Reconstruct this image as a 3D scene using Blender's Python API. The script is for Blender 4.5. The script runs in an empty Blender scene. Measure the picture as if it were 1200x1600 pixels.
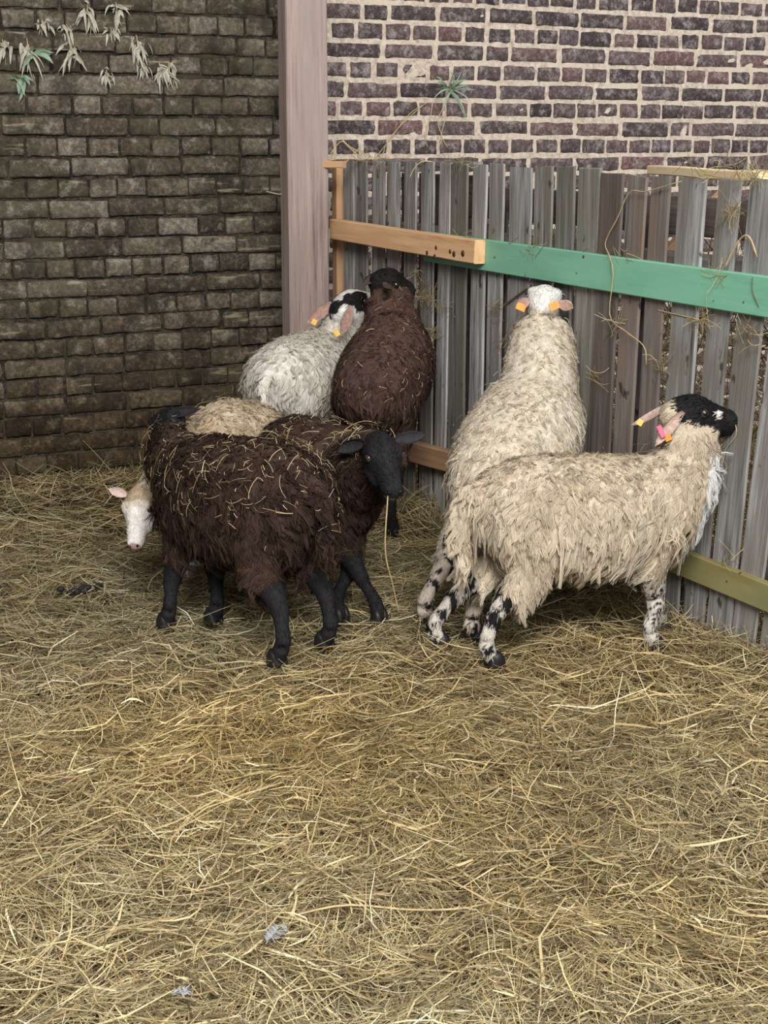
import bpy, math
import numpy as np
from mathutils import Vector, Matrix, Quaternion

SC = bpy.context.scene
COL = SC.collection
RNG = np.random.default_rng(7)
rad = math.radians

# ---------------------------------------------------------------- camera
F = 2300.0; PITCH = rad(14.1); CH = 1.28
cam = bpy.data.cameras.new('camera'); cam.sensor_fit = 'VERTICAL'; cam.sensor_height = 36.0
cam.lens = F / 1600 * 36; cam.clip_start = 0.05; cam.clip_end = 200
camo = bpy.data.objects.new('camera', cam); COL.objects.link(camo)
camo.location = (0, 0, CH); camo.rotation_euler = (math.pi/2 - PITCH, 0, 0)
SC.camera = camo

# ---------------------------------------------------------------- world + lights + exposure
world = bpy.data.worlds.new('world'); SC.world = world; world.use_nodes = True
bg = world.node_tree.nodes['Background']
bg.inputs[0].default_value = (0.86, 0.93, 1.0, 1); bg.inputs[1].default_value = 0.62
def area(name, loc, target, sx, sy, power, color):
    l = bpy.data.lights.new(name, 'AREA'); l.shape = 'RECTANGLE'; l.size = sx; l.size_y = sy
    l.energy = power; l.color = color
    o = bpy.data.objects.new(name, l); COL.objects.link(o); o.location = loc
    o.rotation_euler = (Vector(target) - Vector(loc)).to_track_quat('-Z', 'Y').to_euler()
    return o
area('daylight_opening', (0.4, -1.6, 4.2), (0.2, 4.6, 0.5), 3.4, 1.8, 580, (1.0, 0.99, 0.97))
area('side_opening', (3.3, 3.4, 3.0), (1.7, 6.4, 1.6), 1.4, 1.0, 90, (0.97, 0.98, 1.0))
SC.view_settings.view_transform = 'Standard'; SC.view_settings.look = 'None'
SC.view_settings.gamma = 1.0; SC.view_settings.use_curve_mapping = False
SC.view_settings.exposure = 0.0

# ---------------------------------------------------------------- helpers
def W(px, py, Y):
    """point seen at pixel (px,py) of the 1200x1600 photograph, Y metres in front of the camera"""
    a = (px - 600) / F; b = (800 - py) / F
    c, s = math.cos(PITCH), math.sin(PITCH)
    d = np.array([a, c + b * s, -s + b * c])
    return np.array([0, 0, CH]) + d * (Y / d[1])
def G(px, py, z=0.0):
    a = (px - 600) / F; b = (800 - py) / F
    c, s = math.cos(PITCH), math.sin(PITCH)
    d = np.array([a, c + b * s, -s + b * c])
    return np.array([0, 0, CH]) + d * ((z - CH) / d[2])
def V3(*a): return np.array(a, float)
def unit(v):
    v = np.asarray(v, float); return v / max(1e-9, np.linalg.norm(v))
def noise3(p, f, seed=0, octv=3):
    """cheap smooth noise from sines, about -1..1"""
    r = np.random.default_rng(seed); out = 0; amp = 1; tot = 0
    for o in range(octv):
        for _ in range(4):
            k = r.normal(size=3); k = k / np.linalg.norm(k) * f * (1 + .6 * r.random()); ph = r.random() * 6.28
            k2 = r.normal(size=3); k2 = k2 / np.linalg.norm(k2) * f * .7
            out = out + amp * np.sin(p @ k + ph + 1.3 * np.sin(p @ k2 + ph * 2)) * .5
        tot += amp; amp *= .5; f *= 2.1
    return out / tot

def link(o, parent=None):
    COL.objects.link(o)
    if parent is not None: o.parent = parent
    return o
def tag(o, label=None, cat=None, group=None, kind=None):
    if label: o['label'] = label
    if cat: o['category'] = cat
    if group: o['group'] = group
    if kind: o['kind'] = kind
    return o
def empty(name, loc=(0, 0, 0), rot=(0, 0, 0)):
    o = bpy.data.objects.new(name, None); o.location = loc; o.rotation_euler = rot; o.empty_display_size = .05
    COL.objects.link(o); return o
def mesh(name, verts, faces, mat, parent=None, smooth=True, loc=None, origin=None):
    me = bpy.data.meshes.new(name)
    verts = np.asarray(verts, float)
    if origin is not None: verts = verts - np.asarray(origin)
    me.from_pydata(verts.tolist(), [], [list(map(int, f)) for f in faces]); me.materials.append(mat)
    if smooth: me.polygons.foreach_set('use_smooth', [True] * len(me.polygons))
    me.update()
    o = bpy.data.objects.new(name, me); link(o, parent)
    if origin is not None: o.location = origin
    if loc is not None: o.location = loc
    return o
def ribbons(name, P, Wd, colr, mat, parent=None, origin=None):
    """P (N,K,3) centre lines, Wd (N,K,3) half-width vectors, colr (N,3) -> one mesh of ribbons"""
    N, K, _ = P.shape
    if origin is not None: P = P - np.asarray(origin)
    v = np.stack([P - Wd, P + Wd], 2).reshape(-1, 3)
    i = (np.arange(N)[:, None] * K + np.arange(K - 1)[None]) * 2
    f = np.stack([i, i + 1, i + 3, i + 2], -1).reshape(-1, 4)
    me = bpy.data.meshes.new(name)
    me.vertices.add(len(v)); me.vertices.foreach_set('co', v.astype(np.float32).ravel())
    me.loops.add(f.size); me.loops.foreach_set('vertex_index', f.astype(np.int32).ravel())
    me.polygons.add(len(f)); me.polygons.foreach_set('loop_start', np.arange(0, f.size, 4, dtype=np.int32))
    me.polygons.foreach_set('use_smooth', np.ones(len(f), bool))
    ca = me.color_attributes.new('Col', 'FLOAT_COLOR', 'POINT')
    c = np.ones((N, K * 2, 4), np.float32); c[..., :3] = colr[:, None, :]
    ca.data.foreach_set('color', c.ravel())
    me.materials.append(mat); me.update(calc_edges=True)
    o = bpy.data.objects.new(name, me); link(o, parent)
    if origin is not None: o.location = origin
    return o
def bez(pts, n):
    """smooth resample of a polyline (Catmull-Rom)"""
    p = np.asarray(pts, float); p = np.vstack([2 * p[0] - p[1], p, 2 * p[-1] - p[-2]])
    m = len(p) - 3; t = np.linspace(0, m - 1e-6, n); i = t.astype(int); u = (t - i)[:, None]
    a, b, c, d = p[i], p[i + 1], p[i + 2], p[i + 3]
    return .5 * (2 * b + (c - a) * u + (2 * a - 5 * b + 4 * c - d) * u ** 2 + (3 * b - a - 3 * c + d) * u ** 3)
def tube_geo(pts, r, n=6):
    pts = np.asarray(pts, float); r = np.broadcast_to(r, len(pts)); T = np.gradient(pts, axis=0)
    vs = []; fs = []; up = V3(.3, .2, 1)
    for k, (p, t) in enumerate(zip(pts, T)):
        t = unit(t); a = unit(np.cross(t, up)) if abs(t @ unit(up)) < .98 else unit(np.cross(t, V3(1, 0, 0))); b = np.cross(t, a)
        for j in range(n):
            th = 2 * math.pi * j / n; vs.append(p + r[k] * (a * math.cos(th) + b * math.sin(th)))
    for k in range(len(pts) - 1):
        for j in range(n):
            fs.append((k * n + j, k * n + (j + 1) % n, (k + 1) * n + (j + 1) % n, (k + 1) * n + j))
    fs.append(tuple(range(n))[::-1]); fs.append(tuple((len(pts) - 1) * n + j for j in range(n)))
    return vs, fs
def tube(name, pts, r, mat, parent=None, n=6, origin=None):
    v, f = tube_geo(pts, r, n); return mesh(name, v, f, mat, parent, origin=origin)

# ---------------------------------------------------------------- materials
def newmat(name, rough=.8, spec=.3):
    m = bpy.data.materials.new(name); m.use_nodes = True; nt = m.node_tree
    b = nt.nodes['Principled BSDF']; b.inputs['Roughness'].default_value = rough
    b.inputs['Specular IOR Level'].default_value = spec
    return m, nt, b
def nd(nt, t, **kw):
    n = nt.nodes.new(t)
    for k, v in kw.items():
        if k in n.inputs: n.inputs[k].default_value = v
        else: setattr(n, k, v)
    return n
def noise(nt, vec, scale, detail=4, rough=.6):
    n = nd(nt, 'ShaderNodeTexNoise'); n.inputs['Scale'].default_value = scale
    n.inputs['Detail'].default_value = detail; n.inputs['Roughness'].default_value = rough
    if vec is not None: nt.links.new(vec, n.inputs['Vector'])
    return n.outputs['Fac']
def ramp(nt, fac, stops):
    r = nd(nt, 'ShaderNodeValToRGB'); e = r.color_ramp.elements
    while len(e) < len(stops): e.new(.5)
    for el, (p, c) in zip(e, stops):
        el.position = p; el.color = (*c, 1) if len(c) == 3 else c
    nt.links.new(fac, r.inputs[0]); return r.outputs[0]
def mixc(nt, fac, a, b, mode='MIX'):
    m = nd(nt, 'ShaderNodeMix', data_type='RGBA', blend_type=mode)
    for s, v in ((m.inputs[0], fac), (m.inputs[6], a), (m.inputs[7], b)):
        if hasattr(v, 'is_output'): nt.links.new(v, s)
        elif isinstance(v, (int, float)): s.default_value = v
        else: s.default_value = (*v, 1)
    return m.outputs[2]
def bump(nt, h, dist, strength=1.0):
    b = nd(nt, 'ShaderNodeBump'); b.inputs['Distance'].default_value = dist; b.inputs['Strength'].default_value = strength
    nt.links.new(h, b.inputs['Height']); return b.outputs[0]
def mathn(nt, op, a, b=0.0):
    m = nd(nt, 'ShaderNodeMath', operation=op)
    for s, v in ((m.inputs[0], a), (m.inputs[1], b)):
        if hasattr(v, 'is_output'): nt.links.new(v, s)
        else: s.default_value = v
    return m.outputs[0]
def geopos(nt): return nd(nt, 'ShaderNodeNewGeometry').outputs['Position']
def objcoord(nt, sc=(1, 1, 1)):
    t = nd(nt, 'ShaderNodeTexCoord').outputs['Object']; oi = nd(nt, 'ShaderNodeObjectInfo').outputs['Random']
    mp = nd(nt, 'ShaderNodeMapping'); mp.inputs['Scale'].default_value = sc
    nt.links.new(t, mp.inputs['Vector'])
    ad = nd(nt, 'ShaderNodeVectorMath', operation='ADD'); cb = nd(nt, 'ShaderNodeCombineXYZ')
    k = mathn(nt, 'MULTIPLY', oi, 37.0)
    for i in range(3): nt.links.new(k, cb.inputs[i])
    nt.links.new(mp.outputs[0], ad.inputs[0]); nt.links.new(cb.outputs[0], ad.inputs[1])
    return ad.outputs[0], oi

def mat_wood(name, cols, rough=.75, grain=1.0, spots=None, bumpd=.0015):
    m, nt, b = newmat(name, rough, .25)
    v, oi = objcoord(nt, (60 * grain, 60 * grain, 3.0))
    g = noise(nt, v, 1.0, 5, .65)
    c = ramp(nt, g, [(.3, cols[0]), (.5, cols[1]), (.72, cols[2])])
    v2, _ = objcoord(nt, (9, 9, 2.2)); g2 = noise(nt, v2, 1.0, 3)
    c = mixc(nt, ramp(nt, g2, [(.4, (0, 0, 0)), (.66, (1, 1, 1))]), c, cols[3])
    dk = mathn(nt, 'ADD', mathn(nt, 'MULTIPLY', oi, .5), .72)
    mm = nd(nt, 'ShaderNodeVectorMath', operation='SCALE'); nt.links.new(c, mm.inputs[0]); nt.links.new(dk, mm.inputs['Scale'])
    c = mm.outputs[0]
    if spots:
        v3, _ = objcoord(nt, (22, 22, 14)); s = noise(nt, v3, 1.0, 2)
        c = mixc(nt, ramp(nt, s, [(.66, (0, 0, 0)), (.72, (1, 1, 1))]), c, spots)
    nt.links.new(c, b.inputs['Base Color'])
    nt.links.new(bump(nt, g, bumpd), b.inputs['Normal'])
    return m
M = {}
M['slat'] = mat_wood('weathered_wood', [(.06, .053, .047), (.29, .28, .27), (.56, .555, .55), (.21, .19, .165)], spots=(.07, .06, .045), bumpd=.003)
M['slat_green'] = mat_wood('algae_wood', [(.065, .058, .048), (.21, .197, .175), (.37, .355, .33), (.19, .18, .145)], spots=(.07, .06, .045), bumpd=.003)
M['slat_brown'] = mat_wood('brown_weathered_wood', [(.06, .05, .045), (.15, .135, .125), (.27, .25, .24), (.17, .125, .10)], spots=(.05, .04, .035), bumpd=.003)
M['pine'] = mat_wood('new_pine', [(.50, .25, .11), (.68, .41, .22), (.78, .54, .34), (.64, .38, .20)], bumpd=.0006)
M['pine_dark'] = mat_wood('brown_timber', [(.24, .12, .06), (.38, .22, .12), (.48, .30, .18), (.30, .17, .09)], bumpd=.001)
M['pine_pale'] = mat_wood('pale_timber', [(.58, .38, .15), (.74, .55, .28), (.82, .68, .42), (.75, .62, .42)], bumpd=.001)
M['green'] = mat_wood('green_paint', [(.18, .49, .31), (.27, .63, .42), (.35, .72, .51), (.31, .67, .46)], rough=.6, grain=.35, bumpd=.0006)
M['yellow'] = mat_wood('faded_yellow_paint', [(.25, .19, .065), (.35, .28, .11), (.43, .36, .17), (.27, .27, .12)], rough=.6, grain=.3, bumpd=.0008)
M['post'] = mat_wood('post_wood', [(.15, .105, .09), (.27, .20, .175), (.36, .285, .255), (.25, .20, .18)], grain=1.3, bumpd=.002)

def mat_brick(name, left):   # left: dark and mossy; right: purple with lime bloom
    m, nt, b = newmat(name, .92, .15)
    oi = nd(nt, 'ShaderNodeObjectInfo').outputs['Random']
    gp = geopos(nt)
    if left:
        c = ramp(nt, oi, [(0, (.058, .045, .032)), (.35, (.092, .074, .053)), (.7, (.13, .106, .078)), (1, (.175, .15, .118))])
    else:
        c = ramp(nt, oi, [(0, (.050, .038, .040)), (.4, (.085, .063, .060)), (.75, (.115, .082, .078)), (.95, (.135, .080, .074)), (1, (.08, .07, .08))])
    n1 = noise(nt, gp, 60, 5, .7)
    c = mixc(nt, .75, c, ramp(nt, n1, [(.3, (.3, .3, .3)), (.5, (.95, .95, .95)), (.70, (2.3, 2.25, 2.2))]), 'MULTIPLY')
    n2 = noise(nt, gp, 3.2, 4, .65)
    if left:
        c = mixc(nt, ramp(nt, n2, [(.45, (0, 0, 0)), (.65, (.55, .55, .55))]), c, (.082, .074, .045))       # moss
        n3 = noise(nt, gp, 17, 6, .75)
        c = mixc(nt, ramp(nt, n3, [(.54, (0, 0, 0)), (.68, (.75, .75, .75))]), c, (.31, .285, .235))      # pale lichen
        nb = noise(nt, gp, 9, 5, .7)
        c = mixc(nt, ramp(nt, nb, [(.50, (0, 0, 0)), (.62, (.7, .7, .7))]), c, (.030, .024, .016))      # black mould blotches
        mp = nd(nt, 'ShaderNodeMapping'); mp.inputs['Scale'].default_value = (4, 4, 34); nt.links.new(gp, mp.inputs['Vector'])
        st = noise(nt, mp.outputs[0], 1.0, 3, .6)
        c = mixc(nt, ramp(nt, st, [(.64, (0, 0, 0)), (.70, (.7, .7, .7))]), c, (.34, .30, .20))          # lime streaks
        # the lower courses are darker and browner, the middle ones limewashed grey
        sep = nd(nt, 'ShaderNodeSeparateXYZ'); nt.links.new(gp, sep.inputs[0])
        zz = mathn(nt, 'ADD', sep.outputs[2], mathn(nt, 'MULTIPLY', n2, .5))
        c = mixc(nt, ramp(nt, mathn(nt, 'MULTIPLY', zz, .5), [(.22, (.9, .9, .9)), (.52, (0, 0, 0))]), c,
                 mixc(nt, 1.0, c, (.50, .40, .29), 'MULTIPLY'))
    else:
        n3 = noise(nt, gp, 28, 6, .75)
        c = mixc(nt, ramp(nt, n3, [(.50, (0, 0, 0)), (.66, (.75, .75, .75))]), c, (.36, .31, .29))     # lime bloom
    nt.links.new(c, b.inputs['Base Color'])
    nt.links.new(bump(nt, n1, .006), b.inputs['Normal'])
    return m
M['brick_left'] = mat_brick('mossy_brick', True); M['brick_right'] = mat_brick('purple_brick', False)
def mat_mortar(name, cols, bd=.006):
    m, nt, b = newmat(name, .95, .1); gp = geopos(nt)
    n1 = noise(nt, gp, 45, 6, .75); n2 = noise(nt, gp, 4, 3)
    c = ramp(nt, n1, [(.3, cols[0]), (.5, cols[1]), (.7, cols[2])])
    c = mixc(nt, ramp(nt, n2, [(.5, (0, 0, 0)), (.7, (1, 1, 1))]), c, cols[3])
    nt.links.new(c, b.inputs['Base Color']); nt.links.new(bump(nt, n1, bd), b.inputs['Normal'])
    return m
M['mortar_left'] = mat_mortar('mossy_mortar', [(.012, .010, .008), (.035, .029, .021), (.11, .095, .07), (.075, .065, .04)])
M['mortar_right'] = mat_mortar('lime_mortar', [(.26, .20, .15), (.52, .43, .34), (.70, .62, .52), (.58, .49, .38)])

def mat_attr(name, rough=.7, spec=.2, trans=.0, bumps=None, mul=None):
    m, nt, b = newmat(name, rough, spec)
    a = nd(nt, 'ShaderNodeAttribute'); a.attribute_name = 'Col'; c = a.outputs['Color']
    if mul:
        v = nd(nt, 'ShaderNodeTexCoord').outputs['Object']
        c = mixc(nt, 1.0, c, ramp(nt, noise(nt, v, mul, 4, .7), [(.3, (.65, .65, .65)), (.7, (1.25, 1.25, 1.25))]), 'MULTIPLY')
        nt.links.new(bump(nt, noise(nt, v, mul * 3, 3), .003), b.inputs['Normal'])
    nt.links.new(c, b.inputs['Base Color'])
    if trans:
        t = nd(nt, 'ShaderNodeBsdfTranslucent'); nt.links.new(c, t.inputs['Color'])
        mx = nd(nt, 'ShaderNodeMixShader'); mx.inputs[0].default_value = trans
        nt.links.new(b.outputs[0], mx.inputs[1]); nt.links.new(t.outputs[0], mx.inputs[2])
        nt.links.new(mx.outputs[0], nt.nodes['Material Output'].inputs[0])
    return m
M['straw'] = mat_attr('straw', .55, .35, .15)
M['wool'] = mat_attr('wool', .85, .12, .25)
M['skin'] = mat_attr('sheep_coat', .75, .2, 0, mul=55)
def flat(name, c, rough=.6, spec=.4):
    m, nt, b = newmat(name, rough, spec); b.inputs['Base Color'].default_value = (*c, 1)
    v, oi = objcoord(nt); k = ramp(nt, noise(nt, v, 40, 3), [(.3, tuple(x * .75 for x in c)), (.7, tuple(min(1, x * 1.2) for x in c))])
    nt.links.new(k, b.inputs['Base Color']); return m
M['hoof'] = flat('hoof_horn', (.012, .010, .010), .5)
M['hoof_pale'] = flat('pale_hoof', (.22, .16, .11), .5)
M['eye_dark'] = flat('eye_dark', (.008, .007, .006), .08, .6)
M['eye_amber'] = flat('eye_amber', (.045, .03, .02), .15, .6)
M['tag_orange'] = flat('orange_plastic', (.85, .33, .06), .45)
M['tag_yellow'] = flat('yellow_plastic', (.85, .50, .10), .45)
M['tag_pink'] = flat('pink_marker', (.85, .16, .26), .5)
M['metal'] = flat('rusty_nail', (.09, .055, .04), .6)
M['dry_leaf'] = flat('dry_leaf', (.42, .39, .31), .8)
M['green_leaf'] = flat('green_leaf', (.24, .33, .23), .6)
M['stalk'] = flat('dry_stalk', (.50, .38, .20), .7)
M['stalk_dark'] = flat('dark_stalk', (.17, .12, .08), .7)
M['feather'] = flat('feather', (.42, .42, .42), .8)
M['dung'] = flat('dung', (.015, .012, .012), .7)
M['cobweb'] = flat('cobweb', (.30, .28, .25), .9)

# ================================================================ setting
WA = V3(-.203, 6.03, 0); WD = V3(math.sin(rad(65.1)), math.cos(rad(65.1)), 0); WN = V3(WD[1], -WD[0], 0)   # wall: anchor, direction, normal to camera
COURSE = .0737; Z0 = 1.2255
def hgt(x, y):
    p = np.stack([np.asarray(x, float), np.asarray(y, float), np.zeros_like(np.asarray(x, float))], -1)
    return .018 * noise3(p, 2.6, 3, 2) + .016 * noise3(p, 9, 4, 2) + .010 * noise3(p, 26, 6, 2) - .016
# floor
def make_floor():
    nx, ny = 110, 130
    X, Y = np.meshgrid(np.linspace(-4, 4, nx), np.linspace(-.6, 8.4, ny))
    Z = hgt(X, Y) - .022
    v = np.stack([X, Y, Z], -1).reshape(-1, 3)
    i = (np.arange(ny - 1)[:, None] * nx + np.arange(nx - 1)).ravel()
    f = np.stack([i, i + 1, i + nx + 1, i + nx], -1)
    m, nt, b = newmat('trodden_bedding', .95, .1); gp = geopos(nt)
    n1 = noise(nt, gp, 30, 6, .75)
    nt.links.new(ramp(nt, n1, [(.3, (.02, .014, .008)), (.5, (.055, .038, .02)), (.7, (.12, .09, .045))]), b.inputs['Base Color'])
    nt.links.new(bump(nt, n1, .01), b.inputs['Normal'])
    o = mesh('floor', v, f, m); tag(o, 'barn floor covered in trodden straw bedding', kind='structure')
make_floor()

# walls: mortar bed with every brick on it
def brick_variant(seed):
    r = np.random.default_rng(seed); nx, nz = 7, 5
    us = np.array([-.5, -.47, -.3, 0, .3, .47, .5]); ws = np.array([-.5, -.42, 0, .42, .5])
    v = []
    for j in range(nz):
        for i in range(nx):
            x, z = us[i], ws[j]
            edge = (i in (0, nx - 1)) + (j in (0, nz - 1))
            y = -.5 if edge == 0 else (-.5 + .26 * edge)
            if edge == 0: y += .06 * r.normal()
            x += .010 * r.normal(); z += .026 * r.normal()
            if edge == 2: x *= .975; z *= .93
            v.append((x, y, z))
    f = [(j * nx + i, j * nx + i + 1, (j + 1) * nx + i + 1, (j + 1) * nx + i) for j in range(nz - 1) for i in range(nx - 1)]
    ring = [i for i in range(nx)] + [j * nx + nx - 1 for j in range(1, nz)] + [(nz - 1) * nx + i for i in range(nx - 2, -1, -1)] + [j * nx for j in range(nz - 2, 0, -1)]
    base = len(v)
    for k in ring: v.append((v[k][0], .5, v[k][2]))
    n = len(ring)
    for k in range(n): f.append((ring[(k + 1) % n], ring[k], base + k, base + (k + 1) % n))
    return np.array(v), f
BV = [brick_variant(100 + i) for i in range(14)]
def bricklayout(s0, s1, k, seed):
    r = np.random.default_rng(seed * 997 + (k + 60) * 31)
    out = []; head = (k % 2 == 0); s = s0 - r.random() * (.12 if head else .235)
    if not head: s = s0 - (.5 + .5 * r.random()) * .16
    while s < s1:
        w = .1145 if head else .232
        w *= 1 + .05 * r.normal()
        if r.random() < .07: w = .165 if head else .115
        a, b = max(s, s0), min(s + w, s1)
        if b - a > .03: out.append((a, b))
        s += w
    return out
def WP(s, z, out=0.0): return WA + WD * s + V3(0, 0, z) + WN * out
def make_wall(name, label, s0, s1, lo_k, hi_k, mort, mbrick, joint, proud, seed, kmin_parts, smin_parts, smax_parts):
    ds = .02
    S = np.arange(s0, s1 + ds, ds); Z = np.arange(-.06, Z0 + (hi_k + 1) * COURSE + .01, .0184)
    SS, ZZ = np.meshgrid(S, Z)
    P = WA + WD * SS[..., None] + np.stack([0 * ZZ, 0 * ZZ, ZZ], -1)
    off = .0026 * noise3(P.reshape(-1, 3), 75, 5, 2).reshape(SS.shape)
    P = P + WN * off[..., None]
    v = P.reshape(-1, 3); n = len(S)
    i = (np.arange(len(Z) - 1)[:, None] * n + np.arange(n - 1)).ravel()
    f = np.stack([i, i + 1, i + n + 1, i + n], -1)
    wall = mesh(name, v, f, mort); tag(wall, label, kind='structure')
    rotz = math.atan2(WD[1], WD[0])
    bms = []
    for (vv, ff) in BV:
        me = bpy.data.meshes.new('brick'); me.from_pydata(vv.tolist(), [], ff); me.materials.append(mbrick)
        me.polygons.foreach_set('use_smooth', [True] * len(me.polygons)); bms.append(me)
    r = np.random.default_rng(seed); rest_v = []; rest_f = []; nb = 0; cnt = 0
    for k in range(lo_k, hi_k + 1):
        for (a, b) in bricklayout(s0, s1, k, seed):
            j = joint * (1 + .25 * r.normal())
            w = (b - a) - j; h = COURSE - joint * (1 + .12 * r.normal()); c = WP((a + b) / 2, Z0 + (k + .5) * COURSE + .0018 * r.normal(), proud - .02 + .0022 * r.normal())
            vi = r.integers(len(BV)); tl = .006 * r.normal()
            if k >= kmin_parts and b > smin_parts and a < smax_parts:
                o = bpy.data.objects.new('brick', bms[vi]); COL.objects.link(o); o.parent = wall
                o.location = c; o.rotation_euler = (.01 * r.normal(), tl, rotz); o.scale = (w, .04, h); cnt += 1
            else:
                vv = BV[vi][0] * np.array([w, .04, h])
                q = c + vv[:, :1] * WD + vv[:, 1:2] * (-WN) + vv[:, 2:] * V3(0, 0, 1)
                rest_v.append(q); rest_f += [tuple(x + nb for x in fc) for fc in BV[vi][1]]; nb += len(q)
    if rest_v:
        o = mesh('brick_courses', np.concatenate(rest_v), rest_f, mbrick, wall); o['kind'] = 'stuff'
    print(name, 'bricks', cnt)
make_wall('wall_left', 'dark mossy old brick wall left of the timber post', -2.6, -.16, -17, 11, M['mortar_left'], M['brick_left'], .0095, .0145, 1, -16, -1.42, 9)
make_wall('wall_right', 'purple brick wall with pale lime mortar above the slatted fence', -.16, 3.6, -17, 11, M['mortar_right'], M['brick_right'], .0165, .0075, 2, -2, -9, 2.25)

# unseen roof and left side wall, added to shade the scene
def slab(name, verts, mat, label):
    v = [V3(*p) for p in verts]; n = unit(np.cross(v[1] - v[0], v[2] - v[0])) * .12
    vv = v + [p + n for p in v]
    f = [(0, 1, 2, 3), (7, 6, 5, 4), (0, 4, 5, 1), (1, 5, 6, 2), (2, 6, 7, 3), (3, 7, 4, 0)]
    o = mesh(name, vv, f, mat, smooth=False); tag(o, label, kind='structure'); return o
wl0 = WP(-2.55, 0)
slab('shade_wall', [(wl0[0], wl0[1], -.1), (wl0[0] + .15, 1.6, -.1), (wl0[0] + .15, 1.6, 3.3), (wl0[0], wl0[1], 3.3)], M['mortar_left'], 'unseen side wall added to shade the back left corner')
slab('shade_roof', [(-3.0, 2.2, 3.3), (1.2, 3.0, 3.3), (3.4, 7.9, 3.3), (-3.2, 5.2, 3.3)], M['pine_dark'], 'unseen roof boards added to shade the scene')

# ---------------------------------------------------------------- post
FB = V3(.934, 3.69, 0); FD = V3(-.457, .889, 0); FD = unit(FD); FNl = V3(-FD[1], FD[0], 0)      # fence: base at right frame edge, direction to the corner, normal to the pen
def FP(t, z, out=0.0): return FB + FD * t + V3(0, 0, z) + FNl * out
def fence_hit(px, py, out=0.0):
    a = (px - 600) / F; b = (800 - py) / F; c, s = math.cos(PITCH), math.sin(PITCH)
    d = V3(a, c + b * s, -s + b * c); o = V3(0, 0, CH)
    k = ((FB + FNl * out - o) @ FNl) / (d @ FNl); p = o + d * k
    return (p - FB) @ FD, p[2]
def box_geo(hw, hd, z0, z1, nseg=1, jit=0.0, r=None, bev=.004):
    """board along local z, width x, thickness y, chamfered edges, slightly wandering"""
    vs = []; fs = []; prof = [(-hw + bev, -hd), (hw - bev, -hd), (hw, -hd + bev), (hw, hd - bev), (hw - bev, hd), (-hw + bev, hd), (-hw, hd - bev), (-hw, -hd + bev)]
    for k in range(nseg + 1):
        z = z0 + (z1 - z0) * k / nseg
        dx = jit * r.normal() if r is not None else 0; dw = 1 + (jit * 6 * r.normal() if r is not None else 0)
        for (x, y) in prof:
            vs.append((x * dw + dx, y, z + (jit * 2 * r.normal() if (r is not None and k in (0, nseg)) else 0)))
    for k in range(nseg):
        for j in range(8): fs.append((k * 8 + j, k * 8 + (j + 1) % 8, (k + 1) * 8 + (j + 1) % 8, (k + 1) * 8 + j))
    fs.append(tuple(range(8))[::-1]); fs.append(tuple(nseg * 8 + j for j in range(8)))
    return vs, fs
def board(name, p0, p1, hw, hd, wdir, mat, parent, nseg=4, jit=.0, seed=0, bev=.003):
    """straight board from p0 to p1; wdir is the direction of its width"""
    p0 = np.asarray(p0, float); p1 = np.asarray(p1, float); L = np.linalg.norm(p1 - p0); z = (p1 - p0) / L
    x = unit(wdir - (np.asarray(wdir) @ z) * z); y = np.cross(z, x)
    v, f = box_geo(hw, hd, 0, L, nseg, jit, np.random.default_rng(seed) if jit else None, bev)
    o = mesh(name, v, f, mat, parent, smooth=False)
    m = Matrix(((x[0], y[0], z[0], p0[0]), (x[1], y[1], z[1], p0[1]), (x[2], y[2], z[2], p0[2]), (0, 0, 0, 1)))
    o.matrix_local = m; return o
p_r = W(514, 300, 5.62); p_r[2] = 0
ctr = p_r - WD * .081 + unit(-FNl * 0 + FD) * .04
post = empty('timber_post', ctr)
tag(post, 'tall reddish-grey square timber post in the corner between brick wall and fence', 'post')
v, f = box_geo(.081, .042, -.03, 3.3, 14, .0008, np.random.default_rng(3), .004)
o = mesh('shaft', v, f, M['post'], post, smooth=False); o.rotation_euler = (0, 0, math.atan2(WD[1], WD[0]))
q0 = W(454, 330, 5.60); q1 = W(463, 356, 5.58)
tube('nail', [q0 - ctr, (q0 + q1) / 2 - ctr + V3(.002, -.006, 0), q1 - ctr], .0035, M['metal'], post)
q0 = W(446, 303, 5.62) - ctr; tube('bent_wire', bez([q0, q0 + V3(-.03, -.01, 0.0), q0 + V3(-.07, -.02, .01)], 8), .003, M['cobweb'], post)

# ---------------------------------------------------------------- fence
fence = empty('slatted_fence', FP(1.1, 0))
tag(fence, 'weathered grey slatted wooden fence with green and bare pine rails', 'fence')
FO = FP(1.1, 0)
# front slats: x range at y=340 and at y=540, y of the top end
SL = [(540, 556, 541, 557, 252, 'slat'), (559, 577, 560, 578, 252, 'slat'), (584, 602, 584, 602, 252, 'slat'), (610, 628, 609, 627, 253, 'slat'),
      (635, 653, 634, 652, 253, 'slat'), (660, 680, 659, 678, 254, 'slat'), (689, 706, 684, 702, 255, 'slat'), (707, 731, 703, 729, 257, 'slat_green'),
      (741, 762, 737, 758, 257, 'slat'), (768, 790, 764, 786, 257, 'slat'), (799, 833, 795, 827, 262, 'slat'), (838, 866, 834, 861, 260, 'slat_green'),
      (870, 898, 866, 893, 261, 'slat_green'), (904, 938, 898, 930, 263, 'slat_green'), (939, 977, 932, 964, 272, 'slat_brown'), (982, 1012, 971, 1000, 276, 'slat_brown'),
      (1020, 1050, 1010, 1038, 276, 'slat_brown'), (1062, 1105, 1050, 1091, 278, 'slat'), (1120, 1156, 1105, 1138, 280, 'slat'),
      (1172, 1214, 1152, 1193, 280, 'slat'), (1232, 1272, 1205, 1246, 284, 'slat'), (1292, 1332, 1262, 1300, 288, 'slat'), (1352, 1398, 1318, 1360, 290, 'slat')]
rs = np.random.default_rng(21)
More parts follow.
